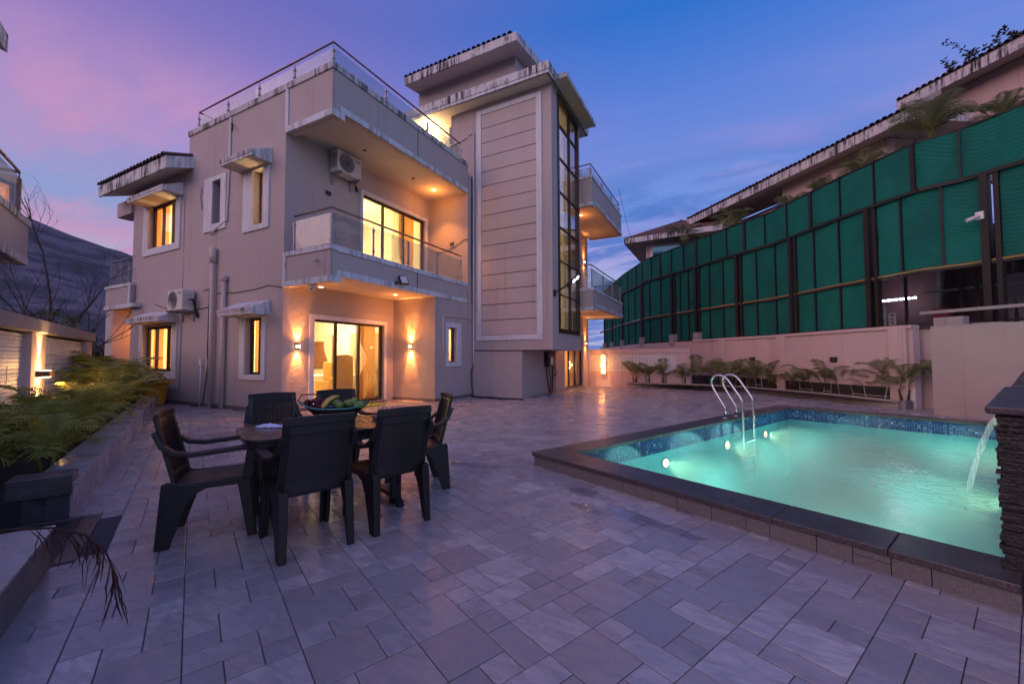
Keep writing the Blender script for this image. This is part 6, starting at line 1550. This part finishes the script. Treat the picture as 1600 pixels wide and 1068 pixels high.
for p in pts[1:3]: mb = MB(); mb.obox(p+ZA*4.25, UX*.03, VX*.03, ZA*.33); mb.tube([p+ZA*4.58, p+ZA*4.70], .01, 6); mb.obox(p+ZA*4.48-UX*.05, UX*.06, VX*.02, ZA*.025); mb.build('post', M['rail'], hr)
mb = MB(); ub(mb, -7.4, -5.65, -5.86, -5.84, 3.97, 4.60); mb.build('glass_panel', M['glassr'], hr); mb = MB(); ub(mb, -5.55, -3, -5.86, -5.84, 3.97, 4.60); mb.build('glass_panel', M['glassr'], hr)
mb = MB(); ub(mb, -7.46, -7.44, -8.9, -5.9, 3.97, 4.60); mb.build('glass_panel', M['glassr'], hr)
mb = MB(); ub(mb, -6.2, -2, -9.4, -6.9, 0, 6.3); mb.build('wall', M['wall'], nl)
mb = MB(); mb.prism([P(-6.42, -5.8, 6.32), P(-6.42, -9.4, 7.6), P(-6.42, -9.4, 7.9), P(-6.42, -5.8, 6.62)], UX*4.5); mb.build('roof_slab', M['fascia'], nl)
# dim porch seen through the chain link
pc = thing('neighbour_porch', 'dim maroon porch of the neighbour seen through the chain link', 'porch', (6, 17, 2))
def Q(a, b, z=0): p, d = FP(posts[8]+a); n = V3((-d.y, d.x, 0)); return V3((FC[9].x, FC[9].y, 0))+D9*(a-1.0)+N9*b+ZA*z
D9 = (FC[11]-FC[9]).normalized(); N9 = V3((-D9.y, D9.x, 0))
def qb(mb, a0, a1, b0, b1, z0, z1): return mb.obox(Q((a0+a1)/2, (b0+b1)/2, (z0+z1)/2), D9*(a1-a0)/2, N9*(b1-b0)/2, ZA*(z1-z0)/2)
mar = simple('maroon_wall', (.07, .018, .022), .8)
mb = MB(); qb(mb, -2.5, 6, 3.4, 3.6, 1.2, 5.0); mb.build('wall', mar, pc); mb = MB(); qb(mb, .2, 7, .5, 3.4, 1.4, 1.5); mb.build('floor', M['conc'], pc)
mb = MB(); qb(mb, .2, 7, .9, 3.4, 3.9, 4.0); mb.build('ceiling', M['brown'], pc)
for a in (-.2, .95, 1.25): mb = MB(); qb(mb, a, a+.06, 2.0, 2.06, 1.5, 3.9); mb.build('column', M['trunk'], pc)
mb = MB(); qb(mb, .2, 5.5, 2.1, 2.14, 3.1, 3.15); mb.build('rail', M['grey'], pc)
mb = MB(); qb(mb, 1.4, 4.5, 3.1, 3.3, 1.4, 3.5); mb.build('rubble_wall', plaster('rubble_wall', (.30, .24, .28), 1, bump=2.0, bscale=9), pc)
for k, (a, L) in enumerate(((-1.13, .16), (-.87, .26), (-.56, .26), (-.33, .09))):
    t_ = thing('tube_light', ['short lit tube at the left end of the row behind the fence', 'long bright tube light behind the fence, left one', 'long bright tube light behind the fence, right one', 'tiny lit tube at the right end of the row'][k], 'tube light', tuple(Q(a, 2.9, 2.95)), group='lit tubes on the porch')
    mb = MB(); mb.tube([Q(a-L/2, 2.9, 3.1), Q(a+L/2, 2.9, 3.1)], .03, 8); mb.build('tube', M['tubel'], t_)
lamp('POINT', tuple(Q(-.7, 2.6, 3.0)), 22, (.7, .85, 1), t_, .2)
mb = MB(); qb(mb, .51, .86, 1.6, 1.9, 2.2, 2.6); tag(mb.build('red_box', simple('red_crate', (.22, .02, .03), .5), bevel=.02), 'dark red crate behind the chain link beside a tree trunk', 'crate')
for (a, z1) in ((-.38, 2.79), (-.16, 2.53)):
    t_ = thing('lattice_panel', 'white crossed lattice panel behind the fence, %s one' % ('taller left' if z1 > 2.6 else 'shorter right'), 'panel', tuple(Q(a, 1.2, 1.6)), group='white lattice panels')
    mb = MB(); w = .07
    for zz in (2.15, z1): qb(mb, a-w, a+w, 1.2, 1.23, zz-.015, zz+.015)
    for s_ in (-w, w): qb(mb, a+s_-.01, a+s_+.01, 1.2, 1.23, 2.16, z1-.015)
    k = 0; z = 2.16
    while z < z1-.1:
        for sg in (1, -1): mb.sweep([Q(a-w*sg, 1.215, z), Q(a+w*sg, 1.215, z+.1)], .016, .02, tuple(N9))
        z += .1
    mb.build('lattice', M['white'], t_, kind='stuff')

# ---- palms behind the fence, trees, far greenery
PTREES = ((5.75, 16.7, 7.9, 1.9, 'big fan of palm fronds above the fence beside the corner of the lower roof'), (4.5, 18.15, 7.55, 1.35, 'dense palm crown at the fence top below the middle of the long roof'), (3.3, 19.5, 7.45, 1.1, 'small palm crown peeking over the fence below the pink wall'),
          (2.6, 20.2, 7.35, 1.2, 'spiky palm crown at the fence top by the low parapet'), (.6, 22.5, 7.4, 1.7, 'dark palm crown under the far tip of the long roof'), (-1.9, 25.4, 7.7, 2.0, 'palm crown hiding the right side of the small house'), (6.9, 15.8, 7.7, 1.1, 'palm tip at the fence top under the upper roof'))
for i, (x, y, z, h, lab) in enumerate(PTREES):
    r = random.Random(200+i); t_ = thing('palm_tree', lab, 'palm tree', (x, y, 1.5), r.uniform(0, 6), 'palm trees beyond the green fence')
    mb = MB(); mb.tube([(0, 0, 0), (.1, 0, z*.4), (0, .1, z-1.6)], [.14, .11, .08], 8); mb.build('trunk', M['trunk'], t_, local=True)
    for k in range(19):
        o = inst(FR['d'][k % 4], 'frond', t_); o.matrix_basis = Matrix.Translation((0, .1, z-1.45)) @ Matrix.Rotation(k*2.4, 4, 'Z') @ Matrix.Rotation(r.uniform(-.45, .35), 4, 'Y') @ Matrix.Scale(h*r.uniform(.62, .85), 4)
def tree(loc, H_, lab, seed, name='bare_tree', spread=1.0):
    r = random.Random(seed); t_ = thing(name, lab, 'tree', loc)
    mb = MB(); mb.tube([(0, 0, 0), (.05, .03, H_*.18), (0, .06, H_*.36)], [.13*H_/8, .11*H_/8, .09*H_/8], 8); mb.build('trunk', M['twig'], t_, local=True)
    br = MB(); tw = MB()
    def grow(p, d, L, rad, lev):
        n = 4; pts = [p]; q = p.copy()
        for k in range(n): q = q+d*(L/n); d = (d+V3((r.uniform(-.14, .14), r.uniform(-.14, .14), .10 if lev < 2 else .03))).normalized(); pts.append(q.copy())
        (br if lev == 0 else tw).tube(pts, [rad*(1-.7*k/n) for k in range(n+1)], 5 if lev == 0 else 3, cap=False)
        if lev >= 4: return
        for k in range(3 if lev < 3 else 4):
            i = r.randint(1, n); dd = (d+V3((r.uniform(-1, 1), r.uniform(-1, 1), r.uniform(-.2, .7)))*.75*spread).normalized(); grow(pts[i], dd, L*r.uniform(.42, .66), rad*.5, lev+1)
    for k in range(13):
        z = H_*(.20+.20*k/12); a = k*2.4; up = .45+1.0*(k/12)**2; grow(V3((0, .05, z)), V3((math.cos(a)*spread, math.sin(a)*spread, up)).normalized(), H_*r.uniform(.40, .58), .036*H_/8, 0)
    grow(V3((0, .06, H_*.36)), V3((0.05, 0, 1)), H_*.52, .06*H_/8, 0)
    br.build('limb', M['twig'], t_, local=True, kind='stuff'); tw.build('twig', M['twig'], t_, local=True, kind='stuff')
    return t_
tree((-17.9, 4.35, -.3), 5.5, 'bare leafless tree standing behind the left garden wall against the hill', 5)
def bushmass(loc, rx, ry, rz_, n, lab, seed, leafm='bush'):
    r = random.Random(seed); mb = MB()
    for k in range(n):
        th_ = r.uniform(0, 2*math.pi); ph = math.acos(r.uniform(-.1, 1)); rr_ = r.uniform(.55, 1)**.5*(1+.35*noise.noise((math.cos(th_)*2+seed, math.sin(th_)*2, ph*2)))
        c = V3((rx*rr_*math.sin(ph)*math.cos(th_), ry*rr_*math.sin(ph)*math.sin(th_), rz_*rr_*math.cos(ph)))
        d = V3((r.uniform(-1, 1), r.uniform(-1, 1), r.uniform(-.6, 1))).normalized(); w = d.cross(V3((r.random(), r.random(), r.random()))).normalized(); s = r.uniform(.10, .24)
        mb.add([c, c+d*s*.5+w*s*.3, c+d*s, c+d*s*.5-w*s*.3], [(0, 1, 2, 3)])
    t_ = thing('bush', lab, 'bush', loc, 0, 'dark bushes beyond the left wall'); mb.build('foliage', M[leafm], t_, local=True, kind='stuff')
    mb = MB(); mb.tube([(0, 0, -1), (0, 0, rz_*.6)], [.12, .05], 6); mb.build('trunk', M['trunk'], t_, local=True)
bushmass((-16.2, 4.0, .4), 1.6, 1.0, 2.0, 2600, 'dark leafy bush behind the garden wall at the foot of the bare tree', 1)
bushmass((-21, 6.2, .2), 1.8, 1.6, 1.9, 2200, 'rounded dark bush beyond the end of the garden wall', 2)
bushmass((-28, 15, 0), 4.5, 3, 2.3, 4200, 'broad dark bush behind the yellow shed', 3)
bushmass((-42, 20, -1), 7, 5, 4.2, 5200, 'far dark tree clump at the foot of the hill, seen through the porch', 4)
bushmass((-40, 10, -1), 8, 5, 3.4, 5200, 'far dark tree clump at the foot of the hill, left of the porch', 5)
# small plants on the neighbour's upper roof edge
t_ = thing('roof_creeper', 'wispy creeper growing on the edge of the upper neighbour roof', 'creeper', tuple(H(-4, 1.3, 12.6))); mb = MB(); rz = random.Random(6)
st_ = MB()
for k in range(34):
    b0 = H(.6-rz.random()*6.5, 2.75+rz.uniform(0, .3), 11.55); q = b0.copy(); d = V3((rz.uniform(-.6, .6), rz.uniform(-.6, .6), 1)).normalized(); pts = [q.copy()]; Lk = rz.uniform(.3, 1.15)*(1.2 if k % 4 == 0 else .7)
    for m_ in range(6):
        q = q+d*Lk/6; d = (d+V3((rz.uniform(-.35, .35), rz.uniform(-.35, .35), rz.uniform(-.25, .1)))).normalized(); pts.append(q.copy())
        for _ in range(5):
            e = V3((rz.uniform(-1, 1), rz.uniform(-1, 1), rz.uniform(-.4, .8))).normalized(); c = q+e*.02; w = e.cross(V3((.2, .5, .7))).normalized()*.028; mb.add([c, c+e*.06+w, c+e*.13, c+e*.06-w], [(0, 1, 2, 3)])
    st_.tube(pts, [.012*(1-.8*m_/6) for m_ in range(7)], 4, cap=False)
st_.build('stem', M['twig'], t_, kind='stuff')
mb.build('foliage', M['bush'], t_, kind='stuff')
# overhead cable
mb = MB(); a, b = V3((-4.3, 19.2, 9.3)), V3((-4.6, 24.5, 7.6)); mb.tube([a.lerp(b, k/8)-ZA*.15*math.sin(math.pi*k/8) for k in range(9)], .008, 5); tag(mb.build('overhead_cable', M['cable']), 'thin overhead cable from the villa toward the small house', 'cable')
